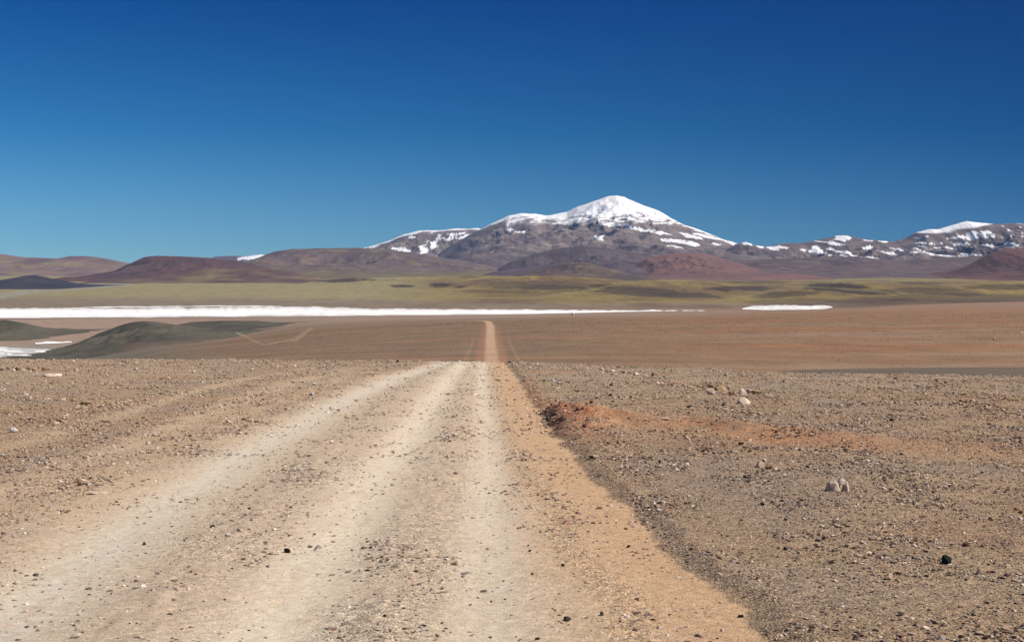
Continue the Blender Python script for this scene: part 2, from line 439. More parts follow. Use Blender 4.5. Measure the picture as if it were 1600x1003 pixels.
    pl = mixc(pl, A_PLOLV, np.clip((1 - rt) * sstep(-0.25, 0.3, s1 + 0.15) * 0.75, 0, 1))
    pl = mixc(pl, A_PLRED, np.clip(rt * sstep(-0.1, 0.4, s1 + 0.25 * s2) * 0.85, 0, 1))
    pl = mixc(pl, np.array([0.26, 0.185, 0.13]), np.clip(rt * sstep(0.05, 0.4, -s1 - 0.2 * s2) * 0.6, 0, 1))
    pl = mixc(pl, A_PLAIN * 0.78, sstep(0.0, 0.4, s3) * 0.4)
    pl = pl * (1 + 0.10 * s2 + 0.20 * fbm(x / 22, y / 60, 4, 86, 0.7))[:, None]
    pl = mixc(pl, np.array([0.265, 0.195, 0.150]), sstep(1500, 2600, y) * (0.35 + 0.5 * (1 - rt)))
    # left basin by the salt arm: pale and greyish
    lf = sstep(-0.20, -0.30, x / np.maximum(y, 1)) if False else (1 - sstep(-0.30, -0.20, x / np.maximum(y, 1)))
    pl = mixc(pl, np.array([0.285, 0.205, 0.155]), lf * sstep(1700, 2200, y))
    pl = mixc(pl, np.array([0.150, 0.135, 0.105]), lf * (1 - sstep(1700, 2200, y)) * 0.8)
    mu, mv = uvof(x, y, z)
    pl = mixc(pl, np.array([0.23, 0.22, 0.195]), lf * sstep(535, 546, mv) * (1 - sstep(559, 562, mv)) * (1 - sstep(120, 165, mu)) * 0.85)
    c = c * (1 - v[:, None]) + pl * v[:, None]
    c = mixc(c, np.array([0.125, 0.098, 0.075]), kd)
    # valley road with red shoulders (edges of cut soil)
    cen = (np.interp(y, RY, RR_) + np.interp(y, RY, RL_)) / 2
    u = np.abs(x - cen)
    vv = sstep(200, 300, y) * (1 - sstep(1700, 1760, y))
    hw = np.interp(y, [300, 420, 1150, 1700], [2.7, 2.8, 4.0, 5.0])
    sh = (1 - sstep(hw * 1.5, hw * 2.3, u + 0.8 * s2)) * vv
    c = mixc(c, np.array([0.310, 0.160, 0.095]), sh * np.interp(y, [300, 700, 1200, 1500], [0.65, 0.5, 0.35, 0.0]))
    c = mixc(c, np.array([0.43, 0.29, 0.19]), (1 - sstep(hw * 0.45, hw * 1.15, u + 0.5 * s2)) * vv * np.interp(y, [300, 500, 1000, 1700], [0.75, 0.8, 1, 0.9]))
    for off in (-hw * 3.0, hw * 3.1):
        c = mixc(c, np.array([0.40, 0.25, 0.16]), (1 - sstep(0.3, 0.9, np.abs(x - cen - off))) * vv * 0.22 * (1 - sstep(700, 900, y)))
    tm = track_mask(x, y, z) * sstep(400, 600, y) * (1 - sstep(2600, 3200, y))
    c = mixc(c, np.array([0.42, 0.30, 0.19]), tm)
    # ---- steppe beyond the salt lake
    g = sstep(4150, 4700, y)
    e1 = fbm(x / 1500, y / 1500, 5, 91); e2 = fbm(x / 420, y / 800, 4, 95)
    st = steppe_colour(x, y, z)
    c = c * (1 - g[:, None]) + st * g[:, None]
    return np.clip(c, 0.01, 0.9), np.clip(grav, 0, 1.2), onroad

# ------------------------------------------------------------------ materials
def new_mat(name):
    m = bpy.data.materials.new(name); m.use_nodes = True
    n = m.node_tree; n.nodes.clear()
    out = n.nodes.new('ShaderNodeOutputMaterial'); b = n.nodes.new('ShaderNodeBsdfPrincipled')
    b.inputs['Roughness'].default_value = 0.95
    b.inputs['Specular IOR Level'].default_value = 0.15
    n.links.new(b.outputs[0], out.inputs[0])
    return m, n, b

def N(n, t, **kw):
    x = n.nodes.new(t)
    for k, v in kw.items(): setattr(x, k, v)
    return x

def mult(n, a, fac_socket_or_val, b):
    m = N(n, 'ShaderNodeMix', data_type='RGBA', blend_type='MULTIPLY')
    if isinstance(fac_socket_or_val, float): m.inputs[0].default_value = fac_socket_or_val
    else: n.links.new(fac_socket_or_val, m.inputs[0])
    n.links.new(a, m.inputs[6])
    n.links.new(b, m.inputs[7])
    return m.outputs[2]

def ramp(n, src, stops):
    r = N(n, 'ShaderNodeValToRGB')
    e = r.color_ramp.elements
    while len(e) > 1: e.remove(e[-1])
    e[0].position = stops[0][0]; e[0].color = (*stops[0][1], 1)
    for p, c in stops[1:]:
        q = e.new(p); q.color = (*c, 1)
    n.links.new(src, r.inputs[0])
    return r.outputs[0]

def g3(v): return (v, v, v)

def make_ground_mat():
    m, n, b = new_mat("gravel_ground")
    col = N(n, 'ShaderNodeAttribute', attribute_name='Col')
    gr = N(n, 'ShaderNodeAttribute', attribute_name='grav')
    nf = N(n, 'ShaderNodeAttribute', attribute_name='nearness')
    tc = N(n, 'ShaderNodeTexCoord')
    v1 = N(n, 'ShaderNodeTexVoronoi'); v1.inputs['Scale'].default_value = 42.0
    v2 = N(n, 'ShaderNodeTexVoronoi'); v2.inputs['Scale'].default_value = 17.0
    ns = N(n, 'ShaderNodeTexNoise'); ns.inputs['Scale'].default_value = 9.0; ns.inputs['Detail'].default_value = 10.0; ns.inputs['Roughness'].default_value = 0.75
    for q in (v1, v2, ns): n.links.new(tc.outputs['Object'], q.inputs['Vector'])
    c1 = ramp(n, v1.outputs['Color'], [(0.15, g3(0.45)), (0.5, (1.0, 0.98, 0.96)), (0.85, (1.55, 1.5, 1.42))])
    c2 = ramp(n, v2.outputs['Color'], [(0.15, g3(0.70)), (0.5, g3(1.0)), (0.88, (1.25, 1.24, 1.22))])
    c3 = ramp(n, ns.outputs['Fac'], [(0.3, g3(0.78)), (0.5, g3(1.0)), (0.7, g3(1.22))])
    f = N(n, 'ShaderNodeMath', operation='MULTIPLY'); n.links.new(gr.outputs['Fac'], f.inputs[0]); n.links.new(nf.outputs['Fac'], f.inputs[1])
    f.use_clamp = True
    a = mult(n, col.outputs['Color'], f.outputs[0], c1)
    a = mult(n, a, f.outputs[0], c2)
    a = mult(n, a, nf.outputs['Fac'], c3)
    # broad tone variation for the far country
    n4 = N(n, 'ShaderNodeTexNoise'); n4.inputs['Scale'].default_value = 0.03; n4.inputs['Detail'].default_value = 12.0; n4.inputs['Roughness'].default_value = 0.7
    n.links.new(tc.outputs['Object'], n4.inputs['Vector'])
    c4 = ramp(n, n4.outputs['Fac'], [(0.3, g3(0.80)), (0.5, g3(1.0)), (0.7, g3(1.2))])
    inv = N(n, 'ShaderNodeMath', operation='SUBTRACT'); inv.inputs[0].default_value = 1.0; n.links.new(nf.outputs['Fac'], inv.inputs[1])
    a = mult(n, a, inv.outputs[0], c4)
    n.links.new(a, b.inputs['Base Color'])
    # relief
    hs = N(n, 'ShaderNodeMath', operation='MULTIPLY'); n.links.new(v1.outputs['Distance'], hs.inputs[0]); n.links.new(gr.outputs['Fac'], hs.inputs[1])
    h2 = N(n, 'ShaderNodeMath', operation='MULTIPLY_ADD'); n.links.new(ns.outputs['Fac'], h2.inputs[0]); h2.inputs[1].default_value = 1.2
    h3 = N(n, 'ShaderNodeMath', operation='MULTIPLY'); n.links.new(hs.outputs[0], h3.inputs[0]); h3.inputs[1].default_value = -0.9
    n.links.new(h3.outputs[0], h2.inputs[2])
    bp = N(n, 'ShaderNodeBump'); bp.inputs['Distance'].default_value = 0.02
    n.links.new(nf.outputs['Fac'], bp.inputs['Strength']); n.links.new(h2.outputs[0], bp.inputs['Height'])
    n.links.new(bp.outputs[0], b.inputs['Normal'])
    return m

def make_vc_mat(name, scale=0.002, amt=(0.75, 1.25), bump=0.0):
    """soil or rock whose albedo is the mesh's own colour, broken up by noise"""
    m, n, b = new_mat(name)
    col = N(n, 'ShaderNodeAttribute', attribute_name='Col')
    tc = N(n, 'ShaderNodeTexCoord')
    ns = N(n, 'ShaderNodeTexNoise'); ns.inputs['Scale'].default_value = scale; ns.inputs['Detail'].default_value = 12.0; ns.inputs['Roughness'].default_value = 0.7
    n.links.new(tc.outputs['Object'], ns.inputs['Vector'])
    c = ramp(n, ns.outputs['Fac'], [(0.3, g3(amt[0])), (0.5, g3(1.0)), (0.7, g3(amt[1]))])
    n.links.new(mult(n, col.outputs['Color'], 1.0, c), b.inputs['Base Color'])
    if bump:
        bp = N(n, 'ShaderNodeBump'); bp.inputs['Distance'].default_value = bump; bp.inputs['Strength'].default_value = 0.6
        n.links.new(ns.outputs['Fac'], bp.inputs['Height']); n.links.new(bp.outputs[0], b.inputs['Normal'])
    return m

M_GROUND = make_ground_mat()
M_HILL = make_vc_mat("hill_soil", 0.012, (0.8, 1.2), 6.0)
M_MOUNT = make_vc_mat("mountain_rock", 0.0022, (0.88, 1.12), 18.0)

def make_salt_mat():
    m, n, b = new_mat("salt_crust")
    tc = N(n, 'ShaderNodeTexCoord')
    mp = N(n, 'ShaderNodeMapping'); mp.inputs['Scale'].default_value = (0.0012, 0.004, 1)
    ns = N(n, 'ShaderNodeTexNoise'); ns.inputs['Scale'].default_value = 1.0; ns.inputs['Detail'].default_value = 9.0
    n.links.new(tc.outputs['Object'], mp.inputs[0]); n.links.new(mp.outputs[0], ns.inputs['Vector'])
    c = ramp(n, ns.outputs['Fac'], [(0.25, (0.88, 0.88, 0.88)), (0.6, (1, 1, 1))])
    at = N(n, 'ShaderNodeAttribute', attribute_name='Col')
    n.links.new(mult(n, at.outputs['Color'], 1.0, c), b.inputs['Base Color'])
    b.inputs['Roughness'].default_value = 0.8
    return m
M_SALT = make_salt_mat()

# ------------------------------------------------------------------ ground sheet
r_near = np.concatenate([np.array([0.5, 1.5, 2.5, 3.5, 4.5, 5.5, 6.3]), 1.0 / np.linspace(1 / 7.0, 1 / 110.0, 640)])
r_mid = np.exp(np.linspace(math.log(110.0), math.log(6000.0), 380))[1:]
r_far = np.exp(np.linspace(math.log(6000.0), math.log(60000.0), 170))[1:]
R_ = np.concatenate([r_near, r_mid, r_far])
a_in = np.linspace(-27.5, 27.5, 960)
a_out = np.concatenate([np.arange(29, 90, 3), np.arange(90, 271, 9), np.arange(273, 332, 3)])
AZ = np.radians(np.concatenate([a_in, a_out]))
Rg, Ag = np.meshgrid(R_, AZ, indexing='ij')
X = (Rg * np.sin(Ag)).ravel(); Y = (Rg * np.cos(Ag)).ravel()
Z = gz(X, Y)
C, G, ONR = ground_colour(X, Y, Z)
NEAR = 1 - sstep(60, 220, np.hypot(X, Y))
F = grid_faces(len(R_), len(AZ), wrap=True)[:, ::-1]
me = mesh_np("ground", np.stack([X, Y, Z], 1), quads=F, attrs={'Col': ('FLOAT_COLOR', C), 'grav': ('FLOAT', G), 'nearness': ('FLOAT', NEAR)})
link("ground", me, M_GROUND, kind='structure', label='grey brown gravel desert floor falling to a red brown plain and a grassy steppe')

# the road: the driven strip, a sheet a few millimetres above the soil
ys_c = Y[F].mean(1); xs_c = X[F].mean(1)
er = np.interp(ys_c, RY, RR_) + 0.16 * perlin(ys_c / 1.1, xs_c * 0, 4) + 0.07 * perlin(ys_c / 0.35, xs_c * 0, 5)
el = np.interp(ys_c, RY, RL_) + 0.3 * perlin(ys_c / 2.5, xs_c * 0, 5)
sel = (xs_c < er) & (xs_c > el) & (ys_c > -20) & (ys_c < 1745)
fr = F[sel]
used, inv = np.unique(fr, return_inverse=True)
lift = 0.004 + 0.00006 * np.hypot(X[used], Y[used])
me = mesh_np("road", np.stack([X[used], Y[used], Z[used] + lift], 1), quads=inv.reshape(-1, 4),
             attrs={'Col': ('FLOAT_COLOR', C[used]), 'grav': ('FLOAT', G[used]), 'nearness': ('FLOAT', NEAR[used])})
link("road", me, M_GROUND, kind='structure', label='pale dirt road with three wheel tracks running straight to the valley')

# ------------------------------------------------------------------ salt flats
def salt_sheet(name, top, bot, z, label, n=900, jit=0.8, stain=0.0):
    """a thin crust between two shorelines given as photograph (column, row) lists, on the level z"""
    x0 = max(top[0][0], bot[0][0]); x1 = min(top[-1][0], bot[-1][0])
    ps = np.linspace(x0, x1, n)
    rt = np.interp(ps, *zip(*top)); rb = np.interp(ps, *zip(*bot))
    nz = fbm(ps / 22.0, ps * 0 + z, 4, 17 + len(name)) * jit * 3
    nz2 = fbm(ps / 60.0, ps * 0 + 4, 4, 29 + len(name)) * jit * 2
    w_ = np.clip((rb - rt) / 3.0, 0, 1)
    rt = rt + nz * w_; rb = rb + nz2 * w_ * 0.6
    rows = []
    for k in range(9):
        t = k / 8.0
        py = rb * (1 - t) + rt * t
        pts = []
        for p, q in zip(ps, py):
            dx, _, dz = ray(p, q); yy = (z - H) / dz
            pts.append((dx * yy, yy, z + 0.25 * (1 - abs(2 * t - 1))))
        rows.append(pts)
    co = np.array(rows).reshape(-1, 3)
    tt = np.repeat(np.linspace(0, 1, 9), n); X_ = co[:, 0]; Y_ = co[:, 1]
    nn = fbm(X_ / 260, Y_ / 90, 4, 33); edge_ = np.minimum(tt, 1 - tt)
    cc = np.tile(np.array([0.90, 0.89, 0.87]), (len(co), 1))
    cc = mixc(cc, np.array([0.46, 0.42, 0.40]), np.clip((1 - sstep(0.0, 0.22, edge_ + 0.35 * nn)) * 0.85, 0, 1))
    cc = mixc(cc, np.array([0.70, 0.66, 0.66]), sstep(0.1, 0.5, nn) * 0.5)
    n6 = fbm(X_ / 120, Y_ / 30, 4, 37)
    cc = mixc(cc, np.array([0.36, 0.36, 0.35]), np.clip(sstep(-0.15, 0.2, n6) * stain, 0, 1))
    cc = mixc(cc, np.array([0.62, 0.60, 0.62]), np.clip(sstep(0.6, 0.95, tt + 0.5 * nn) * 0.6, 0, 1))
    me = mesh_np(name, co, quads=grid_faces(9, n), attrs={'Col': ('FLOAT_COLOR', cc)})
    return link(name, me, M_SALT, kind='structure', label=label)
salt_sheet("salt_flat", [(-300,483),(0,482),(95,481),(170,481.5),(250,480.5),(300,481),(370,479.5),(430,479),(500,479.5),(570,482),(700,483),(900,484.5),(1100,485),(1140,486)],
           [(-300,498),(0,497.5),(200,496.5),(400,495),(600,493),(768,491.5),(900,489.8),(1000,488.5),(1140,486)], LZ + 1.5,
           'brilliant white salt lake bed stretching across the valley')
salt_sheet("salt_flat", [(120,481),(150,479.2),(230,478.6),(300,478.2),(350,477.2),(400,477.3),(440,478.5)], [(120,481.2),(200,480.2),(300,479.6),(360,478.6),(440,479.0)], LZ + 1.8,
           'thin white streak of salt along the far shore left of centre')
salt_sheet("salt_flat", [(1160,481.6),(1172,479.2),(1185,477.6),(1200,476.6),(1215,476.9),(1240,477.3),(1270,477.0),(1300,477.8),(1350,478.8)], [(1160,483.5),(1200,484.5),(1250,484),(1350,482)], LZ + 1.5,
           'small bright salt patch at the right end of the lake bed', stain=0.45)
salt_sheet("salt_flat", [(-60,541),(0,541.5),(30,543),(75,546),(110,550),(136,555)], [(-60,558.5),(0,558.5),(70,558.5),(110,558.5),(136,557.6)], LZ + 1.0,
           'salt inlet streaked with grey mud left of the dark olive hill', stain=0.85)
salt_sheet("salt_flat", [(55,535.5),(80,533.5),(112,532.5)], [(55,537.5),(85,537),(112,535)], LZ + 1.0,
           'thin white salt sliver at the foot of the leftmost hill')

# ------------------------------------------------------------------ hills and mountains
def relief(name, label, sil, D, front, back, base_row, colfn, amp=0.25, L=1500.0, seed=0, nx=320, ny=110, pw=1.25, rough=1.0, snow=None, mat=None, zbase=None, kind='structure'):
    """a ridge with its own distance, height and depth. sil: (column,row) of its skyline at distance D"""
    spx = [p for p, _ in sil]
    ps = np.linspace(spx[0], spx[-1], nx)
    xs = np.array([ray(p, 430)[0] * D for p in ps])
    zs = np.array([z_at(p, q, D) for p, q in sil]); xk = np.array([ray(p, 430)[0] * D for p in spx])
    zb = z_at(800, base_row, D - front) if zbase is None else zbase
    ter = D < 22500 and zbase is None
    ys = np.concatenate([np.linspace(D - front, D, int(ny * 0.72)), np.linspace(D, D + back, ny - int(ny * 0.72) + 1)[1:]])
    Xg, Yg = np.meshgrid(xs, ys)
    t = np.where(Yg < D, (D - Yg) / front, (Yg - D) / back)
    warp = fbm(Xg / (L * 1.2), Yg / (L * 1.6), 4, seed + 5) * L * 0.9 * np.sqrt(t)
    Gz = gz(Xg.ravel(), Yg.ravel()).reshape(Xg.shape) if ter else np.full(Xg.shape, zb)
    g0 = gz(xs, np.full_like(xs, D)) if ter else np.full_like(xs, zb)
    h_line = np.interp(xs, xk, zs) - g0
    h = np.interp(Xg + warp, xs, h_line)
    h_top = np.tile(h_line, (ny, 1))
    h = h_top * (1 - sstep(0, 0.25, t)) + h * sstep(0, 0.25, t)
    f = (1 - t) ** pw
    sp = ridged((Xg + 0.4 * warp) / L, Yg / (L * 2.4), 5, seed, 0.52)
    env = sstep(0.0, 0.22, t) * (1 - t) ** 0.6
    hh = h * f * (1 - amp * 1.6 * (1 - sp) * env * 1.6)
    fine = fbm(Xg / (L * 0.25), Yg / (L * 0.35), 4, seed + 9) * np.maximum(h, 0) * 0.085 * rough * (0.25 + env)
    Zg = Gz + hh + fine
    endt = np.minimum((Xg - xs[0]) / (xs[-1] - xs[0]), (xs[-1] - Xg) / (xs[-1] - xs[0]))
    Zg = Zg - 0.06 * np.maximum(h_top, 0) * 0
    for e_ in (0, -1): Zg[e_] = Gz[e_] - 8
    for e_ in (0, -1): Zg[:, e_] = np.minimum(Zg[:, e_], Gz[:, e_] - 4)
    slope = np.gradient(Zg, axis=0) / np.gradient(Yg, axis=0)
    C_ = colfn(Xg.ravel(), Yg.ravel(), Zg.ravel(), t.ravel(), np.clip(((Zg - zb) / max(zs.max() - zb, 1)).ravel(), 0, 1), sp.ravel())
    if snow is not None:
        s = snow(Xg.ravel(), Yg.ravel(), Zg.ravel(), t.ravel(), sp.ravel(), D)
        C_ = mixc(C_, np.array([0.88, 0.88, 0.90]), np.clip(s, 0, 1))
    me = mesh_np(name, np.stack([Xg.ravel(), Yg.ravel(), Zg.ravel()], 1), quads=grid_faces(ny, nx), attrs={'Col': ('FLOAT_COLOR', np.clip(C_, 0.01, 0.95))})
    o = link(name, me, mat or M_MOUNT, label=label)
    o['kind'] = kind
    return o

def rock_cols(a, b_, c_=None, s=1.0, sc=900.0, low=None):
    a = np.array(a); b_ = np.array(b_)
    def fn(x, y, z, t, hn, sp):
        n = fbm(x / sc, (z * 3 + y * 0.4) / sc, 5, 101 + int(sc)); n2 = fbm(x / (sc * 0.35), (z * 2 + y) / (sc * 0.35), 4, 7)
        C_ = np.tile(a, (len(x), 1))
        C_ = mixc(C_, b_, sstep(-0.2, 0.3, n + 0.3 * n2))
        if c_ is not None: C_ = mixc(C_, np.array(c_), sstep(0.05, 0.4, n2 - 0.5 * n) * 0.8)
        C_ = C_ * (1 + 0.13 * n2)[:, None]
        if low is not None: C_ = mixc(C_, np.array(low), 1 - sstep(0.05, 0.30, hn + 0.15 * n))
        return C_ * s
    return fn

PURP = (0.125, 0.088, 0.092); PURD = (0.080, 0.060, 0.066); TANR = (0.200, 0.150, 0.120); GREY = (0.150, 0.130, 0.125)
REDR = (0.165, 0.085, 0.075); GRASSY = (0.20, 0.17, 0.075)

def px2x(p, D): return ray(p, 430)[0] * D

def patch_mask(x, z, D, pats, seed=3):
    """wind-packed snow fields: (column, row, half length, half height, tilt) of a field's centre seen at the distance D"""
    m = np.zeros(len(x))
    k = FPX / D
    wx = fbm(x / 260.0, z / 90.0, 4, seed, 0.65) * 11.0; wz = fbm(x / 170.0, z / 60.0, 5, seed + 5, 0.75) * 5.0
    u = 800 + x * k + wx
    v = HOR - (z - H) * k + wz
    for (cx, cy, a, b_, tl) in pats:
        du = u - cx; dv = v - cy - tl * du
        e = (du / a) ** 2 + (dv / b_) ** 2
        m = np.maximum(m, 1 - sstep(0.9, 1.2, e + 0.5 * np.abs(fbm(x / 110.0, z / 60.0, 3, seed + 8))))
    return m

def snow_main(x, y, z, t, sp, D):
    k = FPX / D
    u = 800 + x * k; v = HOR - (z - H) * k
    n = fbm(x / 700, z / 260, 5, 201); n2 = fbm(x / 220, z / 130, 4, 207)
    line = np.interp(u, [680, 760, 800, 860, 900, 930, 962, 990, 1020, 1060, 1100, 1180], [334, 338, 350, 352, 352, 358, 356, 352, 352, 352, 372, 376])
    fine_ = fbm((x + 1.2 * z) / 260, (z - 0.10 * x) / 42, 5, 209, 0.62)
    s = sstep(-4, 4, line - v + 10 * n + 7 * n2)
    cut = sstep(-0.02, 0.16, fine_ + 0.3 * n2 - 0.010 * (line - v) + 0.12 * sstep(335, 352, v))
    s = s * (1 - 0.92 * cut * sstep(320, 333, v + 3 * n2))
    s = np.maximum(s, sstep(-1.5, 1.5, np.interp(u, [690, 745, 780, 800, 830, 855, 885, 905, 1000], [350, 361, 349, 342, 338, 345, 343, 335, 300]) - v + 3 * n2))
    core = sstep(-3, 3, np.interp(u, [900, 925, 962, 990, 1010], [318, 336, 342, 330, 318]) - v)
    s = np.maximum(s, core)
    s = np.maximum(s, sstep(-1.2, 1.2, np.interp(u, [1020, 1048, 1070, 1100, 1130, 1160, 1185], [334, 344.5, 355, 365.5, 377.5, 386.5, 392]) - v + 4 * n2) * 0.95)
    pats = [(1000,370,25,3.0,.12),(1035,385,22,3.2,.14),(1065,372,18,4,.22),(1010,383,12,2.0,.1),(1000,394,10,2,.3),(1045,390,9,1.6,.0),(1095,372,22,3,.25),(1130,381,24,2.6,.28),(1158,382,18,3,.3),
            (1140,398,9,2.6,.15),(1170,403,8,1.8,.1),(1170,394,22,1.5,.12),(945,358,24,2.2,.08),(970,364,14,2,.1),(917,379,3,4,0),(915,383,4,2,0),(795,350,3,9,-.2),(810,368,8,1.5,.1),(797,363,4,3,-.4),(1100,384,7,2,.2),(875,352,14,2,0),(900,346,20,2,.02)]
    return np.maximum(s, patch_mask(x, z, D, pats))

def snow_right(x, y, z, t, sp, D):
    k = FPX / D
    u = 800 + x * k; v = HOR - (z - H) * k
    n = fbm(x / 700, z / 260, 5, 211)
    line = np.interp(u, [1380, 1425, 1450, 1500, 1540, 1560, 1600, 1700], [300, 362, 366, 361, 352, 349, 351, 350])
    s = sstep(-2, 2, line - v + 8 * n)
    n2 = fbm(x / 200, z / 100, 4, 217)
    s = np.maximum(s, sstep(0.22, 0.34, n2 + 0.4 * n) * sstep(1380, 1440, u) * (1 - sstep(385, 398, v)))
    pats = [(1210,388,14,3.2,-.12),(1262,391,9,6,-.3),(1283,395,9,4,.55),(1297,405,11,1.8,.3),(1313,373,14,5,-.1),(1290,381,8,3,.1),(1242,393,5,2,0),(1335,390,13,3,-.25),(1360,398,14,3.2,-.12),
            (1380,391,8,1.6,.2),(1398,398,5,3,.4),(1412,402,6,3,.2),(1430,406,11,2.4,-.2),(1445,402,5,3,-.5),(1352,377,8,1.6,0),(1376,378,8,1.5,0),(1500,370,8,6,-.6),(1520,366,10,2.6,-.1),(1474,383,9,1.8,0),
            (1536,386,7,2,0),(1440,391,5,2,.2),(1510,387,3,3,0),(1405,393,3,4,-.6),(1277,378,6,2,.2),(1301,383,6,2,.1),(1270,402,5,1.6,.1),(1185,386,8,3,.1),(1164,381,8,3,.1),(1425,382,12,1.4,0),(1465,391,4,3,0)]
    return np.maximum(s, patch_mask(x, z, D, pats, 8))

def snow_left(x, y, z, t, sp, D):
    k = FPX / D
    u = 800 + x * k; v = HOR - (z - H) * k
    n2 = fbm(x / 200, z / 100, 4, 227)
    rowtop = np.interp(u, [570, 600, 630, 665, 690, 720, 760], [388, 380, 368, 361, 360, 358, 358])
    s = sstep(-1, 1, rowtop + 1.6 + 3 * n2 - v)
    s = np.maximum(s, sstep(0.26, 0.36, n2) * (1 - sstep(374, 382, v)) * sstep(640, 700, u))
    pats = [(669,392,6,7,.5),(636,392,9,3.2,.15),(626,391,7,1.8,.1),(647,372,8,1.6,0),(690,372,3,5,.3),(705,374,8,3,-.3),(716,367,14,1.8,-.1),(730,371,12,3,-.3),(683,384,4,7,-.6),(672,379,3,1.4,0),(585,386,8,1.4,-.1)]
    return np.maximum(s, patch_mask(x, z, D, pats, 6))

def snow_top(rowcut):
    def fn(x, y, z, t, sp, D):
        k = FPX / D; v = HOR - (z - H) * k
        n = fbm(x / 500, z / 200, 4, 231)
        return sstep(-1.5, 1.5, rowcut - v + 5 * n)
    return fn

# far snowy peak seen over the left ridge, then the ranges from back to front
relief("mountain", 'far snow capped summit peeping over the purple ridge at left', [(300,432),(335,401),(360,399.5),(385,400),(405,397.5),(425,399),(450,406),(500,432)], 42000, 6000, 5000, 436,
       rock_cols(PURP, GREY), snow=lambda x, y, z, t, sp, D: patch_mask(x, z, D, [(402,402,26,3.8,-.12),(425,399,14,2.5,0)], 4), nx=160, ny=60, L=1800, seed=2)
relief("mountain", 'lower snow streaked range left of the white volcano', [(520,425),(545,396),(570,387),(600,379),(630,367),(655,361),(690,359.5),(715,357.5),(745,357),(770,362),(800,380),(840,410)], 33000, 7500, 5000, 432,
       rock_cols((0.16,0.125,0.115), (0.21,0.17,0.145), (0.12,0.095,0.095)), snow=snow_left, nx=420, ny=160, L=1500, seed=5, amp=0.22)
relief("mountain", 'great snow capped volcano with a pointed white summit', 
       [(640,428),(665,412),(690,393),(715,378),(745,361),(775,346),(795,337),(815,333),(835,334),(852,337.5),(870,334.5),(885,332),(900,325),(925,315),(945,308),(962,305),(975,307.5),(990,315),(1010,323),(1030,330),(1048,341),(1070,352),(1100,362),(1130,374),(1160,383),(1200,393),(1250,405),(1300,420)],
       30000, 10500, 7000, 428, rock_cols((0.145,0.110,0.108), (0.188,0.146,0.132), (0.250,0.208,0.172), low=(0.105,0.080,0.082), sc=1500.0), snow=snow_main, nx=820, ny=300, L=2100, seed=14, amp=0.19, pw=1.35)
relief("mountain", 'jagged snow patched range at the right with a long white crest',
       [(1100,412),(1130,392),(1150,381),(1165,378),(1180,384),(1200,385),(1225,380),(1250,380),(1275,376),(1300,370),(1318,366.5),(1335,371),(1360,375),(1395,378),(1415,372),(1430,364),(1450,358),(1465,359),(1485,352),(1510,345.5),(1535,349),(1560,350),(1580,349),(1600,350),(1640,346),(1700,356),(1760,375),(1850,400)],
       27000, 7500, 6000, 430, rock_cols((0.120,0.088,0.088), (0.165,0.118,0.105), (0.20,0.16,0.135)), snow=snow_right, nx=760, ny=220, L=1250, seed=23, amp=0.30)
relief("hill", 'long low brown ridge at the far left under the sky', [(-300,398),(-120,392),(0,397),(40,402),(90,404),(110,400),(140,400.5),(170,405),(200,411),(230,416),(270,432)], 23000, 5500, 4000, 437,
       rock_cols((0.20,0.135,0.120), (0.14,0.095,0.09), GRASSY), nx=360, ny=110, L=1400, seed=31, amp=0.20)
relief("hill", 'wide purple brown ridge below the left end of the snowy range', [(330,432),(370,414),(400,404),(430,393),(460,389),(500,388),(560,387.5),(610,390),(660,398),(700,404),(750,412),(800,421),(850,432)], 21000, 6000, 4000, 436,
       rock_cols((0.115,0.082,0.082), (0.145,0.105,0.09), (0.17,0.135,0.08), low=(0.15,0.12,0.07)), nx=420, ny=140, L=1300, seed=37, amp=0.32)
relief("hill", 'dark purple foothill in front of the volcano', [(760,430),(800,408),(840,396),(880,387),(920,385),(960,389),(1000,397),(1040,402),(1080,412),(1130,430)], 19500, 5000, 3500, 434,
       rock_cols((0.088,0.064,0.072), (0.110,0.084,0.084)), nx=320, ny=120, L=1100, seed=41, amp=0.32)
relief("hill", 'long dark purple apron below the right snow range', [(1080,430),(1130,410),(1200,405),(1260,403),(1330,401),(1400,407),(1460,404),(1520,400),(1600,395),(1700,392),(1800,410)], 19000, 4500, 3500, 434,
       rock_cols((0.100,0.070,0.074), (0.130,0.088,0.082), (0.15,0.105,0.09)), nx=420, ny=110, L=1200, seed=43, amp=0.2)
relief("hill", 'rounded reddish hill below the right flank of the volcano', [(960,432),(985,420),(1010,404),(1040,398),(1075,395),(1100,396.5),(1130,404),(1160,412),(1190,424),(1215,434)], 17000, 3800, 2500, 436,
       rock_cols((0.185,0.100,0.085), (0.150,0.085,0.080)), nx=260, ny=110, L=700, seed=47, amp=0.30)
relief("hill", 'dark red conical hill at the right edge', [(1465,434),(1490,427),(1520,412),(1545,397),(1562,391),(1580,388),(1610,387),(1650,396),(1700,412),(1760,434)], 15000, 2800, 2500, 436,
       rock_cols((0.140,0.070,0.060), (0.100,0.056,0.056)), nx=260, ny=110, L=700, seed=53, amp=0.25)
relief("hill", 'low dark brown hummocks at the foot of the purple foothill', [(800,430),(830,424),(860,416),(890,411),(915,410),(940,416),(970,424),(1000,432)], 14500, 2200, 1800, 436,
       rock_cols((0.120,0.080,0.068), (0.085,0.062,0.055), (0.15,0.12,0.07)), nx=200, ny=80, L=500, seed=57, amp=0.3)
relief("hill", 'flat topped dark red hill left of centre', [(150,440),(175,432),(200,414),(225,402),(245,399.5),(290,401),(330,403),(370,407),(400,414),(440,424),(480,436)], 15500, 3000, 2500, 440,
       rock_cols((0.105,0.060,0.060), (0.072,0.048,0.052)), nx=300, ny=110, L=700, seed=61, amp=0.34)
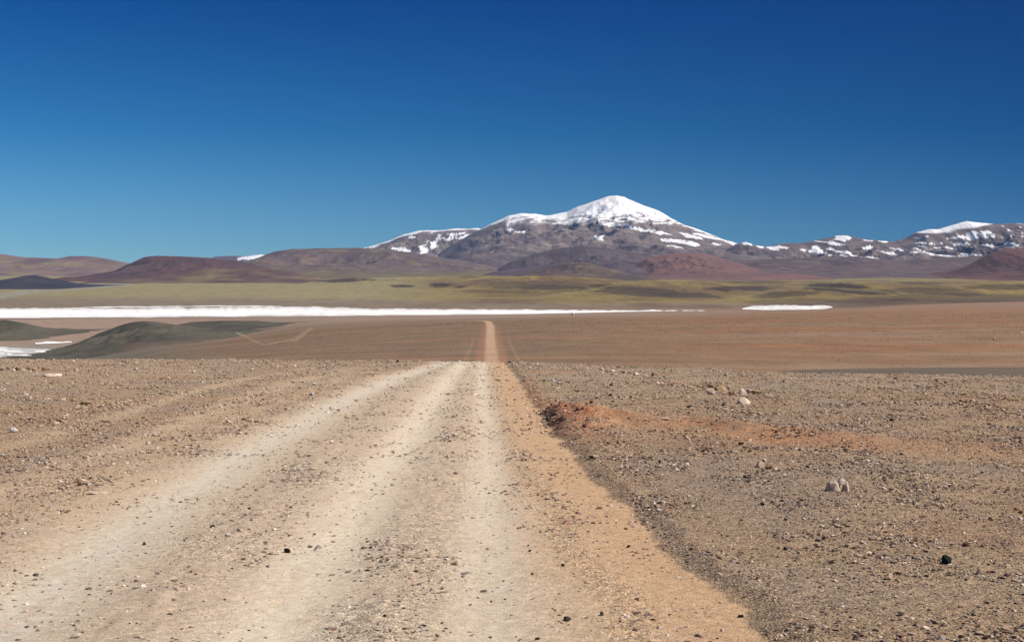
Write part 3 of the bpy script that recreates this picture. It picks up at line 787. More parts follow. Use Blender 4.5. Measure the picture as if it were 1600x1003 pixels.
relief("hill", 'low reddish terrace with a grassy top in front of the flat topped hill', [(170,440),(210,431),(260,424),(330,420),(400,419),(440,422),(480,430),(520,438)], 12800, 1500, 1800, 441,
       rock_cols((0.100,0.062,0.060), (0.17,0.130,0.075)), nx=260, ny=70, L=500, seed=63, amp=0.2)
relief("hill", 'small blue black mound on the steppe at left', [(-60,446),(-20,441),(10,436),(40,431),(55,430),(75,434),(100,439),(125,443),(150,447)], 9800, 900, 900, 446,
       rock_cols((0.040,0.040,0.052), (0.055,0.050,0.060)), nx=200, ny=70, L=300, seed=67, amp=0.15)
for i, (sil, D, lab, ca, cb) in enumerate([
    ([(480,440),(520,437),(560,434),(620,433),(680,432),(740,430),(800,431),(860,438)], 12200, 'low olive swell with a dark scarp left of centre', (0.12,0.09,0.06), GRASSY),
    ([(660,446),(720,440),(770,434),(830,431),(900,432),(960,436),(1020,444)], 10500, 'brown and olive rise behind the lake under the volcano', (0.125,0.085,0.06), GRASSY),
    ([(800,464),(850,456),(900,447),(950,441),(1010,438),(1080,439),(1130,444),(1180,452),(1220,462)], 8600, 'dark heath covered rise right of centre', (0.085,0.066,0.05), (0.12,0.10,0.055)),
    ([(1130,478),(1190,462),(1240,452),(1310,444),(1380,443),(1450,446),(1540,442),(1640,440),(1760,448),(1850,470)], 7200, 'olive and black speckled steppe rise at right', (0.105,0.095,0.05), (0.17,0.155,0.06)),
  ]):
    relief("hill", lab, sil, D, D * 0.14, D * 0.10, sil[0][1] + 6, lambda x, y, z, t, hn, sp: steppe_colour(x, y, z), nx=360, ny=90, L=420, seed=71 + i, amp=0.22, pw=1.1)

# the dark olive hills beside the salt inlet
OLV0 = rock_cols((0.068,0.066,0.054), (0.100,0.090,0.070), (0.095,0.072,0.058), sc=90.0)
def OLV(x, y, z, t, hn, sp):
    c = OLV0(x, y, z, t, hn, sp)
    u, v = uvof(x, y, z)
    c = mixc(c, np.array([0.19, 0.13, 0.095]), np.clip(sstep(370, 480, u) * 0.8 * sstep(515, 530, v) + sstep(528, 548, v + 0.05 * (u - 250)) * 0.85 * sstep(150, 240, u), 0, 1))
    return mixc(c, np.array([0.42, 0.31, 0.20]), track_mask(x, y, z))
relief("hill", 'dark olive hill at the left edge beside the salt inlet', [(-200,520),(-100,506),(-30,500.5),(10,500),(40,505),(70,513),(95,520),(112,526),(122,531)], 2500, 220, 260, 534,
       OLV, nx=260, ny=90, L=90, seed=81, amp=0.20, mat=M_HILL)
relief("hill", 'rounded dark olive hill standing right of the salt inlet', [(84,551),(120,536),(155,520),(185,509),(205,503.5),(225,501.5),(245,503),(280,508),(320,512),(370,520),(420,528),(480,540)], 2050, 330, 260, 560,
       OLV, nx=360, ny=120, L=90, seed=83, amp=0.22, mat=M_HILL)
relief("hill", 'low olive ridge behind the rounded hill', [(250,512),(300,503),(350,501),(400,501),(440,505),(470,510),(500,516)], 2600, 260, 260, 530,
       OLV, nx=260, ny=80, L=130, seed=87, amp=0.10, mat=M_HILL)

# ------------------------------------------------------------------ pebbles (uncountable lag gravel)
def make_rock_bm(seed, n=16, flat=0.75, rough=0.06, sub=1, sharp=1.0):
    r_ = random.Random(seed); bm = bmesh.new()
    for _ in range(n):
        th = r_.uniform(0, 2 * math.pi); ph = math.acos(r_.uniform(-1, 1)); q = r_.uniform(0.82, 1.0)
        bm.verts.new((q * math.sin(ph) * math.cos(th), q * 0.85 * math.sin(ph) * math.sin(th), q * flat * math.cos(ph)))
    g_ = bmesh.ops.convex_hull(bm, input=bm.verts[:])
    bmesh.ops.delete(bm, geom=[v for v in bm.verts if not v.link_faces], context='VERTS')
    if sub:
        bmesh.ops.bevel(bm, geom=bm.edges[:], offset=0.07 * sharp, segments=1, affect='EDGES')
        bmesh.ops.triangulate(bm, faces=bm.faces[:])
        bmesh.ops.subdivide_edges(bm, edges=bm.edges[:], cuts=sub, use_grid_fill=True)
        co = np.array([v.co[:] for v in bm.verts])
        d = fbm(co[:, 0] * 2.3 + seed, co[:, 1] * 2.3 + co[:, 2] * 1.9, 3, seed % 50) * rough + fbm(co[:, 0] * 7 + seed, co[:, 1] * 7 + co[:, 2] * 5, 2, seed % 50 + 3) * rough * 0.35
        for v, k in zip(bm.verts, d): v.co *= 1 + float(k)
    bmesh.ops.recalc_face_normals(bm, faces=bm.faces[:])
    return bm

def pebble_mat():
    m, n, b = new_mat("pebble_stone")
    at = N(n, 'ShaderNodeAttribute', attribute_name='pcol'); at.attribute_type = 'INSTANCER'
    n.links.new(at.outputs['Color'], b.inputs['Base Color'])
    b.inputs['Roughness'].default_value = 0.85
    return m
M_PEB = pebble_mat()

pcoll = bpy.data.collections.new("pebble_shapes")
for k in range(8):
    bm = make_rock_bm(900 + k, n=11, flat=0.6, sub=0)
    pm = bpy.data.meshes.new("pebble"); bm.to_mesh(pm); bm.free()
    pm.materials.append(M_PEB)
    po = bpy.data.objects.new("pebble_shape", pm); pcoll.objects.link(po)

def sample_pebbles():
    P = []
    NP = 1000000
    y0, y1 = 6.0, 92.0
    # areal density falls with the square of the distance, the smallest pebble grows with it
    t = rng.random(NP)
    yn = 17.0
    w_near = (yn ** 2 - y0 ** 2) / 2 / yn ** 2; w_far = math.log(y1 / yn)
    pn = w_near / (w_near + w_far)
    near = t < pn
    q = rng.random(NP)
    y = np.where(near, np.sqrt(y0 ** 2 + q * (yn ** 2 - y0 ** 2)), yn * np.exp(q * w_far))
    x = (rng.random(NP) * 2 - 1) * 0.47 * y + (rng.random(NP) - 0.5) * 1.5
    smin = np.maximum(0.0056, 0.00036 * y * (1 - 0.35 * sstep(25, 60, y)))
    # power law of radius
    u = rng.random(NP)
    rad = smin * np.minimum((1 - u * 0.9985) ** (-1 / 2.3), 5.5)
    return x, y, rad
px_, py_, prad = sample_pebbles()
pc, pg, pon = ground_colour(px_, py_, np.zeros_like(px_))
clump = fbm(px_ / 0.55, py_ / 0.8, 3, 300)
pr_keep = np.clip((pg * 0.8 + 0.10) * (0.72 + 1.2 * clump), 0.07, 1.0)
k = rng.random(len(px_)) < pr_keep
px_, py_, prad, pc, pon, pg = px_[k], py_[k], (prad * np.clip(1 + 1.3 * fbm(px_ / 1.7, py_ / 2.4, 3, 310), 0.7, 1.8))[k], pc[k], pon[k], pg[k]
pz = gz(px_, py_)
# coarser stones down the slope and over the nearer plain
NF = 80000
fy = 240.0 * np.exp(rng.random(NF) * math.log(1500.0 / 240.0)); fx = (rng.random(NF) * 2 - 1) * 0.45 * fy
fk = np.abs(fx - (np.interp(fy, RY, RR_) + np.interp(fy, RY, RL_)) / 2) > 4.5
fk &= ~((fx / fy < -0.19) & (fy > 1200))
fx, fy = fx[fk], fy[fk]
fz = gz(fx, fy); fc, fg, fo = ground_colour(fx, fy, fz)
fr_ = fy * 0.00019 * np.minimum((1 - rng.random(len(fx)) * 0.995) ** (-1 / 3.0), 3.0)
px_ = np.concatenate([px_, fx]); py_ = np.concatenate([py_, fy]); pz = np.concatenate([pz, fz]); prad = np.concatenate([prad, fr_]); pc = np.concatenate([pc, fc])
npb = len(px_)
tone = rng.random(npb)
pcol = np.empty((npb, 3))
A = np.array([[0.055,0.038,0.032],[0.14,0.10,0.082],[0.26,0.185,0.15],[0.36,0.255,0.195],[0.52,0.415,0.335],[0.30,0.15,0.10],[0.20,0.175,0.165],[0.64,0.55,0.47]])
wts = np.cumsum([0.15,0.14,0.18,0.18,0.14,0.06,0.07,0.08])
idx = np.searchsorted(wts, tone); idx = np.minimum(idx, 7)
pcol = A[idx] * rng.uniform(0.8, 1.2, (npb, 1))
# a film of the local dust on every stone
dm = sstep(14, 45, py_)[:, None] * 0.38 + sstep(90, 240, py_)[:, None] * 0.14
nn_ = (1 - sstep(10, 22, py_))[:, None] * 0.20
pcol = pcol * (0.74 - dm + nn_) + pc * (0.33 + dm * 1.25 - nn_)
scl = prad[:, None] * np.stack([rng.uniform(0.8, 1.35, npb), rng.uniform(0.8, 1.2, npb), rng.uniform(0.6, 1.1, npb)], 1)
pm = bpy.data.meshes.new("pebbles")
pm.vertices.add(npb)
pm.vertices.foreach_set('co', np.stack([px_, py_, pz + prad * 0.12], 1).astype(np.float32).ravel())
a_ = pm.attributes.new('pcol', 'FLOAT_COLOR', 'POINT'); c4 = np.ones((npb, 4), np.float32); c4[:, :3] = pcol; a_.data.foreach_set('color', c4.ravel())
a_ = pm.attributes.new('prot', 'FLOAT_VECTOR', 'POINT'); rot = np.stack([rng.normal(0, 0.25, npb), rng.normal(0, 0.25, npb), rng.uniform(0, 6.28, npb)], 1); a_.data.foreach_set('vector', rot.astype(np.float32).ravel())
a_ = pm.attributes.new('pscl', 'FLOAT_VECTOR', 'POINT'); a_.data.foreach_set('vector', scl.astype(np.float32).ravel())
pm.update()
peb = link("pebbles", pm, None, kind='stuff', label='loose grey and brown gravel strewn over the track and the desert floor')
ng = bpy.data.node_groups.new("scatter", 'GeometryNodeTree')
ng.interface.new_socket("Geometry", in_out='INPUT', socket_type='NodeSocketGeometry')
ng.interface.new_socket("Geometry", in_out='OUTPUT', socket_type='NodeSocketGeometry')
gi = ng.nodes.new('NodeGroupInput'); go = ng.nodes.new('NodeGroupOutput')
m2p = ng.nodes.new('GeometryNodeMeshToPoints')
iop = ng.nodes.new('GeometryNodeInstanceOnPoints'); iop.inputs['Pick Instance'].default_value = True
ci = ng.nodes.new('GeometryNodeCollectionInfo'); ci.inputs['Collection'].default_value = pcoll
ci.inputs['Separate Children'].default_value = True; ci.inputs['Reset Children'].default_value = True
def named(nm):
    q = ng.nodes.new('GeometryNodeInputNamedAttribute'); q.data_type = 'FLOAT_VECTOR'; q.inputs['Name'].default_value = nm
    return [o_ for o_ in q.outputs if o_.enabled and o_.name == 'Attribute'][0]
e2r = ng.nodes.new('FunctionNodeEulerToRotation')
ng.links.new(named('prot'), e2r.inputs[0])
ng.links.new(gi.outputs[0], m2p.inputs['Mesh']); ng.links.new(m2p.outputs[0], iop.inputs['Points'])
ng.links.new(ci.outputs[0], iop.inputs['Instance'])
ng.links.new(e2r.outputs[0], iop.inputs['Rotation'])
ng.links.new(named('pscl'), iop.inputs['Scale'])
ng.links.new(iop.outputs[0], go.inputs[0])
md = peb.modifiers.new("scatter", 'NODES'); md.node_group = ng
print("pebbles", npb)

# ------------------------------------------------------------------ single stones
def stone_mat(name, c1, c2, c3):
    m, n, b = new_mat(name)
    tc = N(n, 'ShaderNodeTexCoord'); oi = N(n, 'ShaderNodeObjectInfo')
    ns = N(n, 'ShaderNodeTexNoise'); ns.inputs['Scale'].default_value = 2.2; ns.inputs['Detail'].default_value = 9.0; ns.inputs['Roughness'].default_value = 0.7
    n2 = N(n, 'ShaderNodeTexNoise'); n2.inputs['Scale'].default_value = 14.0; n2.inputs['Detail'].default_value = 6.0
    ad = N(n, 'ShaderNodeVectorMath', operation='ADD'); n.links.new(tc.outputs['Object'], ad.inputs[0]); n.links.new(oi.outputs['Location'], ad.inputs[1])
    n.links.new(ad.outputs[0], ns.inputs['Vector']); n.links.new(ad.outputs[0], n2.inputs['Vector'])
    c = ramp(n, ns.outputs['Fac'], [(0.32, c1), (0.5, c2), (0.68, c3)])
    v = ramp(n, n2.outputs['Fac'], [(0.3, g3(0.75)), (0.5, g3(1.0)), (0.7, g3(1.2))])
    r_ = N(n, 'ShaderNodeMapRange'); n.links.new(oi.outputs['Random'], r_.inputs['Value']); r_.inputs['To Min'].default_value = 0.82; r_.inputs['To Max'].default_value = 1.12
    a = mult(n, c, 1.0, v)
    cr = N(n, 'ShaderNodeCombineColor')
    for k in range(3): n.links.new(r_.outputs[0], cr.inputs[k])
    n.links.new(mult(n, a, 1.0, cr.outputs[0]), b.inputs['Base Color'])
    bp = N(n, 'ShaderNodeBump'); bp.inputs['Distance'].default_value = 0.08; bp.inputs['Strength'].default_value = 0.6
    n.links.new(n2.outputs['Fac'], bp.inputs['Height']); n.links.new(bp.outputs[0], b.inputs['Normal'])
    b.inputs['Roughness'].default_value = 0.8
    return m
SM = {'pale': stone_mat("pale_stone", (0.52,0.39,0.30), (0.70,0.56,0.44), (0.80,0.68,0.57)),
      'white': stone_mat("white_quartz_stone", (0.60,0.55,0.50), (0.74,0.70,0.65), (0.80,0.77,0.72)),
      'pink': stone_mat("pink_stone", (0.50,0.31,0.22), (0.70,0.47,0.35), (0.78,0.60,0.47)),
      'tan': stone_mat("tan_stone", (0.32,0.20,0.11), (0.48,0.32,0.18), (0.56,0.41,0.26)),
      'dark': stone_mat("dark_lava_stone", (0.028,0.020,0.016), (0.062,0.046,0.037), (0.110,0.083,0.066)),
      'grey': stone_mat("grey_stone", (0.10,0.085,0.075), (0.19,0.165,0.145), (0.27,0.24,0.21)),
      'red': stone_mat("rusty_stone", (0.10,0.045,0.028), (0.20,0.095,0.06), (0.30,0.16,0.10)),
      'green': stone_mat("green_black_stone", (0.010,0.016,0.012), (0.020,0.032,0.024), (0.045,0.060,0.040)),
      'lichen': stone_mat("yellow_crusted_stone", (0.25,0.20,0.08), (0.42,0.36,0.12), (0.50,0.45,0.22))}
SHAPES = {}
def make_crag_bm(seed, lean=0.0):
    r_ = random.Random(seed * 7 + 1); bm = bmesh.new()
    for k in range(7):
        a = k / 7 * 6.283 + r_.uniform(-0.3, 0.3); q = r_.uniform(0.8, 1.0); bm.verts.new((q * math.cos(a), 0.85 * q * math.sin(a), r_.uniform(-0.45, -0.3)))
    for k in range(5):
        a = k / 5 * 6.283 + r_.uniform(-0.4, 0.4); q = r_.uniform(0.55, 0.72); bm.verts.new((q * math.cos(a) + lean * 0.5, 0.85 * q * math.sin(a), r_.uniform(0.15, 0.4)))
    bm.verts.new((lean, 0.1, 0.85)); bm.verts.new((lean + r_.uniform(0.15, 0.35), -0.1, r_.uniform(0.6, 0.8)))
    bmesh.ops.convex_hull(bm, input=bm.verts[:])
    bmesh.ops.delete(bm, geom=[v for v in bm.verts if not v.link_faces], context='VERTS')
    bmesh.ops.bevel(bm, geom=bm.edges[:], offset=0.06, segments=1, affect='EDGES')
    bmesh.ops.triangulate(bm, faces=bm.faces[:])
    bmesh.ops.subdivide_edges(bm, edges=bm.edges[:], cuts=2, use_grid_fill=True)
    co = np.array([v.co[:] for v in bm.verts])
    d = fbm(co[:, 0] * 2.5 + seed, co[:, 1] * 2.5 + co[:, 2] * 2.1, 4, seed % 40) * 0.09
    for v, k in zip(bm.verts, d): v.co *= 1 + float(k)
    bmesh.ops.recalc_face_normals(bm, faces=bm.faces[:])
    return bm
def shape(seed, flat, sharp):
    if flat > 1.5:
        key = (seed, flat)
        if key not in SHAPES:
            bm = make_crag_bm(seed, flat - 2.0); me = bpy.data.meshes.new("stone"); bm.to_mesh(me); bm.free(); SHAPES[key] = me
        return SHAPES[key]
    key = (seed, flat, sharp)
    if key not in SHAPES:
        bm = make_rock_bm(seed, n=13, flat=flat, rough=0.10, sub=2, sharp=sharp)
        me = bpy.data.meshes.new("stone"); bm.to_mesh(me); bm.free()
        SHAPES[key] = me
    return SHAPES[key]

def place(me_or_key, mat, x, y, wid, hgt, dep, rz, label, group=None, cat='stone', name='stone', sink=0.22, tilt=0.0, own=True):
    """a stone resting on the ground with its lower part bedded in the gravel; sizes in metres"""
    me = shape(*me_or_key) if isinstance(me_or_key, tuple) else me_or_key
    k = (me.name, mat)
    if k not in SHAPES:
        c = me.copy(); c.name = name; c.materials.clear(); c.materials.append(SM[mat]); SHAPES[k] = c
    me = SHAPES[k]
    o = bpy.data.objects.new(name, me); COL.objects.link(o)
    co = [v.co for v in me.vertices]
    hx = max(v.x for v in co) - min(v.x for v in co); hy = max(v.y for v in co) - min(v.y for v in co); hz_ = max(v.z for v in co) - min(v.z for v in co)
    o.scale = (wid / hx, dep / hy, hgt / hz_ * (1 + sink))
    o.rotation_euler = (tilt, 0, rz)
    z = float(gz(np.array([x]), np.array([y]))[0])
    zmin = min(v.z for v in co) * o.scale[2]
    o.location = (x, y, z - zmin - hgt * sink)
    o['label'] = label; o['category'] = cat
    if group: o['group'] = group
    return o

# a stone of the photograph: column, row of its foot, width and height in photograph pixels
def put(px, py, wpx, hpx, mat, label, seed=1, flat=0.75, rz=None, sharp=1.0, group=None, name='stone', y0=5.0, **kw):
    h_ = hit(px, py, y0)
    if h_ is None: return
    x, y, z = h_
    m = y / FPX
    wid = wpx * m; dep = wid * 0.85
    y += dep * 0.35; x = x * (y / h_[1])
    if rz is None: rz = (seed * 1.7) % 6.28
    if name == 'boulder': wid *= 1.12; hpx *= 1.25
    elif 'row' in label or 'outcrop' in label or 'line' in label or 'slab' in label: wid *= 1.12; hpx *= 1.35
    return place((seed % 14 + 20, flat, sharp), mat, x, y, wid, max(hpx * m * (0.72 if flat > 1.5 else 1.0), 0.012), dep, rz, label, group, name=name, **kw)

# the cluster of boulders on the right gravel flat
put(1124.5,610,20,10.5,'tan','tan boulder with a dark shaded front, largest of the boulder row', 3, 2.0, rz=0.2, name='boulder')
put(1111,616,14,7.5,'pale','square pale block just below the left end of the boulder row', 5, 0.8, 0.1, sharp=0.5, name='boulder')
put(1110,605.5,13,4.5,'tan','flat tan slab at the left end of the boulder row', 6, 0.5, 1.1)
put(1133,617,5,5,'pale','tiny pale cube between the square block and the pink upright stone', 7, 0.9)
put(1138,608,10,5,'pale','pale slab leaning behind the large tan boulder', 8, 0.6)
put(1147,617.5,5.5,8,'pink','narrow upright pink stone in the middle of the boulder row', 9, 2.1)
put(1141,616,7,5,'red','rusty stone between the tiny cube and the upright pink stone', 10, 0.8)
put(1160,616.5,15,11,'pale','tall pale wedge shaped boulder with a dark left side in the boulder row', 11, 1.85, rz=0.5, name='boulder')
put(1171,614,12,4.5,'pale','long low pale slab right of the wedge shaped boulder', 12, 0.5, 0.2)
put(1183,616,15,5.5,'tan','low tan slab at the right end of the boulder row', 13, 0.5, 0.0)
put(1195,616.5,8,2,'pink','thin pink flake beyond the right end of the boulder row', 14, 0.5)
put(1162,631,21,11.5,'pale','pale pyramid shaped boulder standing alone below the boulder row', 17, 1.8, rz=0.1, name='boulder')
ORD = ['first','second','third','fourth','fifth','sixth','seventh','eighth','ninth','tenth','eleventh','twelfth','thirteenth','fourteenth']
ROWL = [(940,579,8,2.6,'pale'),(947,580.5,7,3,'tan'),(957,581,9,3,'pale'),(975,583,8,2.6,'pink'),(984,584,8,2.4,'pale'),(995,586,11,3,'pale'),(1008,588.5,9,2.6,'pale'),(1028,600,9,2.6,'pale'),(1036,600.5,8,2.4,'pink'),(1048,603,9,3,'red'),(1060,604,7,2.2,'pale'),(1080,606,12,2.6,'pale'),(1092,604.5,10,2.6,'tan'),(1099,607,6,3,'pale')]
for i, (a_, b_, c_, d_, m_) in enumerate(ROWL):
    put(a_, b_, c_, d_, m_, ORD[i] + ' stone from the left in the broken line left of the boulder row', 4 + i * 3, 0.5, group='stones in the broken line left of the boulders')
put(1020,588,8,6,'dark','dark cone shaped stone at the right end of the far pale stone line', 21, 2.0)
# the two lobed boulder and its neighbours
def two_lobed():
    bm = bmesh.new()
    def add(seed, loc, sc):
        b2 = make_crag_bm(seed)
        bmesh.ops.scale(b2, vec=sc, verts=b2.verts); bmesh.ops.translate(b2, vec=loc, verts=b2.verts)
        t = bpy.data.meshes.new("t"); b2.to_mesh(t); b2.free(); bm.from_mesh(t); bpy.data.meshes.remove(t)
    add(71, (-0.38, 0, 0), (0.80, 0.66, 0.98)); add(72, (0.68, -0.02, -0.12), (0.36, 0.55, 0.85)); add(73, (0.42, 0.15, 0.38), (0.55, 0.5, 0.42)); add(74, (0.2, 0.6, -0.1), (0.7, 0.35, 0.9))
    me = bpy.data.meshes.new("boulder"); bm.to_mesh(me); bm.free()
    return me
h_ = hit(1307, 768); m_ = h_[1] / FPX
place(two_lobed(), 'pale', h_[0] * 1.008, h_[1] + 0.10, 40 * m_, 22 * m_, 28 * m_, 0.15, 'pale pink two lobed boulder with a dark hollow on the near right gravel', name='boulder', cat='boulder', sink=0.12)
put(1188,730,15,14,'pink','rounded pale pink stone left of the two lobed boulder', 23, 1.9, 0.4)
put(1201,733,13,9,'tan','tan stone touching the right side of the rounded pink stone', 24, 0.8)
put(1164,748,10,9,'dark','dark pointed stone below the rounded pink stone', 25, 2.0)
put(1157,747,5,3,'white','tiny white stone beside the dark pointed stone', 26, 0.7)
put(1157,695,11,4.5,'dark','flat dark stone just under the red clay bank', 27, 0.5)
put(1480,881,15,14,'green','green black rounded stone near the lower right corner', 28, 1.0, name='stone')
put(1471,877,9,4,'pale','small pale chip touching the left of the green black stone', 29, 0.6)
put(1389,905,16,11,'pink','orange and white stone left of the green black stone', 30, 0.8)
put(1216,685,5,4,'white','small white stone lying on the red clay bank', 31, 0.8)
put(1078,684,6,4.5,'pink','pale pink stone at the lower edge of the red clay bank', 32, 0.8)
put(864,596,6,4,'white','small white stone beside the track where it crests, left of a pair', 33, 0.8)
put(872,600,6,4.5,'white','small white stone beside the track where it crests, right of a pair', 34, 0.8)
put(871,607,10,2.6,'pale','flat pale stone below the pair of white stones', 35, 0.5)
put(870,627,9,4,'pink','pale slanted stone above the red clay lump', 36, 0.6)
put(798,567,5,3,'dark','dark stone on the crest just right of the road', 37, 0.8, y0=50)
put(621,566,5,4,'dark','dark stone on the crest left of the road', 38, 0.9, y0=50)
put(955,603,7,4,'dark','dark stone behind the red clay lump', 39, 0.8)
put(903,613,5,4,'dark','upper dark stone behind the red clay lump', 40, 0.9)
put(924,630,7,5,'red','rusty stone on top of the red clay lump', 41, 0.9)
put(914,667,8,5,'red','rusty stone on the near slope of the red clay lump', 42, 0.8)
put(925,716,13,5,'dark','flat dark stone on the shoulder below the red clay lump', 43, 0.5)
put(1009,657,13,2.5,'pale','thin pale flake on top edge of the red clay bank', 44, 0.4)
put(1040,656,16,3,'pale','long pale flake on top edge of the red clay bank', 45, 0.4)
put(1592,626,10,4,'lichen','yellow crusted stone on the far gravel at the right edge', 46, 0.7)
put(1591,646,9,4,'white','white stone at the right edge below the yellow crusted one', 47, 0.6)
# left side
put(22,675,19,8,'white','white stone, brightest on the gravel at the left edge', 48, 0.6, 0.2)
put(42,655,9,5.5,'white','smaller white stone above the brightest white one at left', 49, 0.7)
put(49,656,7,3.5,'red','rusty stone touching the smaller white stone at left', 50, 0.6)
put(117,627,11,5.5,'tan','tilted tan stone, left of a close pair on the left gravel', 51, 0.5, 0.5)
put(134,632,17,7,'tan','long humped tan stone, right of a close pair on the left gravel', 52, 0.5, 0.1)
put(121,637,9,3,'pale','flat pale stone below the pair of tan stones', 53, 0.4)
put(89,663,10,4.5,'pink','pale pink stone right of the brightest white stone', 54, 0.6)
put(4,713,7,4,'white','small white stone cut by the left edge of the picture', 55, 0.7)
put(71,726,7,5,'white','round white pebble below the wide left tan track', 56, 0.8)
put(125,755,11,7,'tan','tan stone with a dark underside sitting in the brown side track', 57, 0.8)
put(80,794,8,6,'white','round white stone on the brown left verge', 58, 0.9)
put(241,681,7,6,'white','white stone left of the tan side track', 59, 0.8)
put(150,773,26,4,'pale','wide flat pale stone flush in the brown left verge', 60, 0.25, 0.1)
put(82,589,28,3.5,'pale','long thin pale slab below the far tan outcrop at left', 61, 0.3, 0.1)
put(42,618,9,3,'pale','flat pale stone left of the pair of tan stones', 62, 0.4)
put(10,602,9,4,'pale','pale stone at the left edge below the far tan outcrop', 63, 0.5)
put(4,612,9,4,'pale','pale pebble at the very left edge under the other pale stone', 64, 0.5)
OUTC = [(3,579,9,4,'pale'),(14,578,8,4,'tan'),(20,580,7,3,'pale'),(28,579,7,5,'tan'),(36,580,8,3,'pale'),(46,578,6,5,'tan'),(52,580,9,4,'tan'),(62,577,6,5,'tan'),(68,579,8,4.5,'tan'),(76,578,6,3,'pale')]
for i, (a_, b_, c_, d_, m_) in enumerate(OUTC):
    put(a_, b_, c_, d_, m_, ORD[i] + ' stone from the left in the far outcrop at the left edge', 2 + i * 3, 0.6, group='stones of the far left outcrop')
# singles on the road
put(448,864,10,6,'dark','dark brown stone lying alone on the wide cream wheel track', 70, 0.7)
put(886,971,15,7,'dark','largest dark stone on the right part of the road near the bottom', 71, 0.6)
put(840,1001,11,6,'dark','dark stone at the bottom edge of the road, left of the largest dark one', 72, 0.7)
put(941,962,8,8,'grey','grey stone on the orange verge right of the largest dark stone', 73, 0.9)
put(995,937,9,3,'dark','thin dark flake on the orange verge', 74, 0.4)
put(219,997,16,5,'pale','pale stone with dark underside at the bottom edge left of centre', 75, 0.5)
put(119,998,24,7,'pale','wide pale stone at the bottom left', 76, 0.45)
put(265,961,12,4,'dark','flat dark stone between the bottom left wheel tracks', 77, 0.4)
put(331,825,10,5,'dark','flat dark stone at the edge of the left gravel ridge', 78, 0.5)
put(225,852,7,6,'red','rusty red stone between the pale left wheel track and gravel ridge', 79, 0.9)
put(661,980,12,4,'dark','flat dark stone on the centre gravel ridge near the bottom', 80, 0.4)
put(880,885,7,5,'dark','dark stone in the middle of the orange half of the road', 81, 0.8)
put(981,856,7,5,'dark','dark stone on the orange verge above the thin flake', 82, 0.8)
put(895,492.5,4.5,3.0,'white','lone white boulder far away on the plain in front of the salt lake', 83, 0.7, y0=900, name='boulder')
put(1553,531.5,5,3.0,'pink','pale pink boulder far away on the red plain at right', 84, 0.6, y0=250, name='boulder')
put(1596,521.5,5,2.5,'pale','pale boulder far away on the red plain at the right edge', 85, 0.6, y0=250, name='boulder')

# the many other stones that show, as individuals of their kind
LANDMARKS = [(1307,760,'the two lobed boulder'),(1480,876,'the green black stone'),(1389,900,'the orange and white stone'),(1160,615,'the boulder row'),(1162,628,'the pyramid shaped boulder'),
  (1195,728,'the rounded pink stone'),(915,650,'the red clay lump'),(1100,675,'the red clay bank'),(1300,700,'the red clay bank'),(22,672,'the brightest white stone'),(126,630,'the pair of tan stones'),
  (40,578,'the far left outcrop'),(80,588,'the long thin pale slab'),(125,752,'the stone in the side track'),(80,792,'the round white stone'),(448,862,'the lone stone on the cream track'),
  (886,968,'the largest dark road stone'),(941,960,'the grey verge stone'),(1592,628,'the yellow crusted stone'),(1020,586,'the dark cone shaped stone'),(868,598,'the pair of white stones'),
  (219,995,'the dark bottomed pale stone'),(661,978,'the flat stone on the centre ridge'),(331,823,'the flat stone on the left ridge'),(621,564,'the left crest stone'),
  (798,565,'the right crest stone'),(925,714,'the flat dark shoulder stone'),(241,679,'the white stone by the tan track'),(150,771,'the wide flat pale stone'),(981,854,'the upper verge stone')]
USED = {}
def describe(px, py, wpx, hfrac, mat, ground):
    best = min(LANDMARKS, key=lambda L: (px - L[0]) ** 2 + (2.2 * (py - L[1])) ** 2)
    dx, dy = px - best[0], py - best[1]
    far_ = math.hypot(dx, 2.2 * dy)
    if abs(dx) > 2.2 * abs(dy): rel = 'right of' if dx > 0 else 'left of'
    elif abs(dx) < 0.8 * abs(dy): rel = 'below' if dy > 0 else 'above'
    else: rel = ('below and ' if dy > 0 else 'above and ') + ('right of' if dx > 0 else 'left of')
    how = 'just ' if far_ < 45 else ('' if far_ < 110 else 'well ' if far_ < 200 else 'far ')
    size = 'tiny' if wpx < 5.2 else 'small' if wpx < 7.5 else 'larger'
    form = 'flat ' if hfrac < 0.46 else 'upright ' if hfrac > 0.6 else ''
    return f"{size} {form}{mat} stone {how}{rel} {best[2]}"
r2 = random.Random(21)
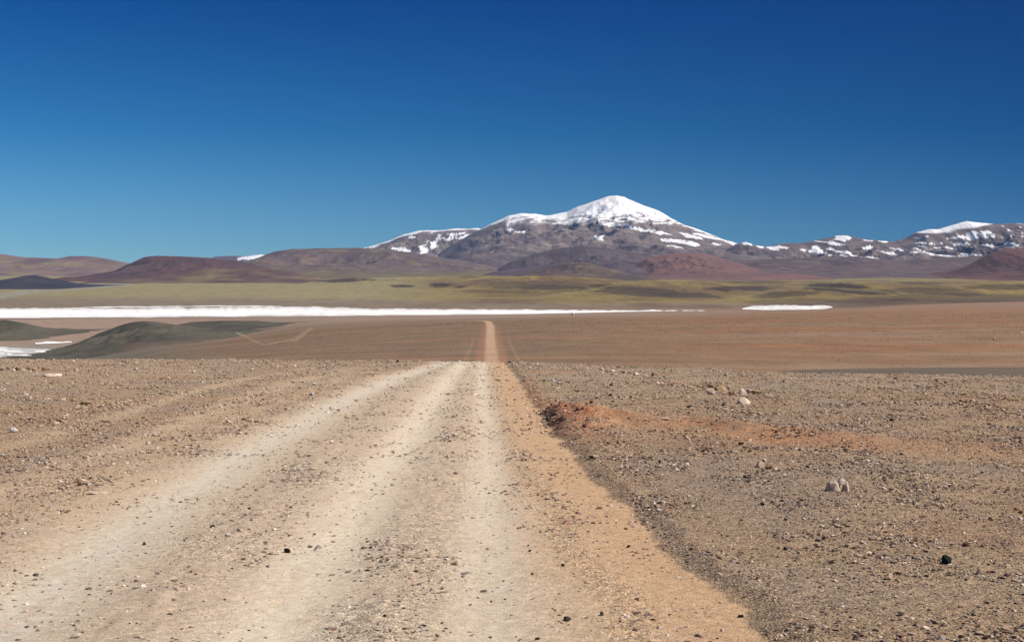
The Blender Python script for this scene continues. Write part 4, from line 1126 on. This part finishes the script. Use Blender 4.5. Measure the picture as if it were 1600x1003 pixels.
def scatter_stones(n, pxr, pyr, sizes, mats, group, ground, flat=(0.45, 0.8), y0=5.0):
    made = 0; tries = 0
    while made < n and tries < n * 12:
        tries += 1
        px = r2.uniform(*pxr); py = r2.uniform(*pyr)
        w_ = r2.uniform(*sizes) * (0.7 + 0.6 * r2.random() ** 2)
        m_ = r2.choice(mats); hf = r2.uniform(0.35, 0.7)
        lab = describe(px, py, w_, hf, {'red': 'rusty'}.get(m_, m_), ground)
        if lab in USED: continue
        USED[lab] = 1; made += 1
        put(px, py, w_, w_ * hf, m_, lab, r2.randrange(1, 60), round(r2.uniform(*flat), 1), r2.uniform(0, 6.28), group=group, y0=y0)
scatter_stones(46, (200,620), (572,640), (4,7), ['pale','pink','pale','white'], 'pale stones on the far left verge', '', y0=20)
scatter_stones(34, (0,330), (585,720), (4,8), ['pale','pink','white','grey','tan'], 'small stones on the left gravel', '')
scatter_stones(34, (880,1600), (592,660), (4,7.5), ['pale','pink','dark','grey'], 'small stones on the far right gravel', '')
scatter_stones(46, (1120,1600), (700,1000), (6,11), ['pale','pink','dark','dark','grey','red'], 'small stones on the near right gravel', '')
scatter_stones(20, (540,740), (720,1000), (4,7), ['dark','grey','red','pale'], 'loose stones on the centre gravel ridge', '')
scatter_stones(20, (170,460), (760,1000), (4,7.5), ['dark','grey','red','pale'], 'loose stones on the left gravel ridge', '')
scatter_stones(14, (780,1020), (720,1000), (3.5,6.5), ['dark','grey','red'], 'loose stones on the orange half of the road', '')
scatter_stones(20, (800,1010), (585,700), (4,6.5), ['dark','grey','red','pale'], 'stones along the shoulder and the clay lump', '')

# ------------------------------------------------------------------ haze
hz_me = bpy.data.meshes.new("haze")
bm = bmesh.new()
bmesh.ops.create_cube(bm, size=1.0)
bm.to_mesh(hz_me); bm.free()
hz = bpy.data.objects.new("haze", hz_me); COL.objects.link(hz)
hz.scale = (130000, 130000, 2600); hz.location = (0, 0, 2600 / 2 - 240)
hz['kind'] = 'stuff'; hz['label'] = 'thin blue air over the whole valley'
hm = bpy.data.materials.new("haze"); hm.use_nodes = True; hn_ = hm.node_tree; hn_.nodes.clear()
ho = hn_.nodes.new('ShaderNodeOutputMaterial'); hv = hn_.nodes.new('ShaderNodeVolumePrincipled')
hv.inputs['Color'].default_value = (0.22, 0.50, 1.0, 1); hv.inputs['Density'].default_value = 0.7e-5; hv.inputs['Anisotropy'].default_value = 0.0
hn_.links.new(hv.outputs[0], ho.inputs['Volume'])
hz_me.materials.append(hm)
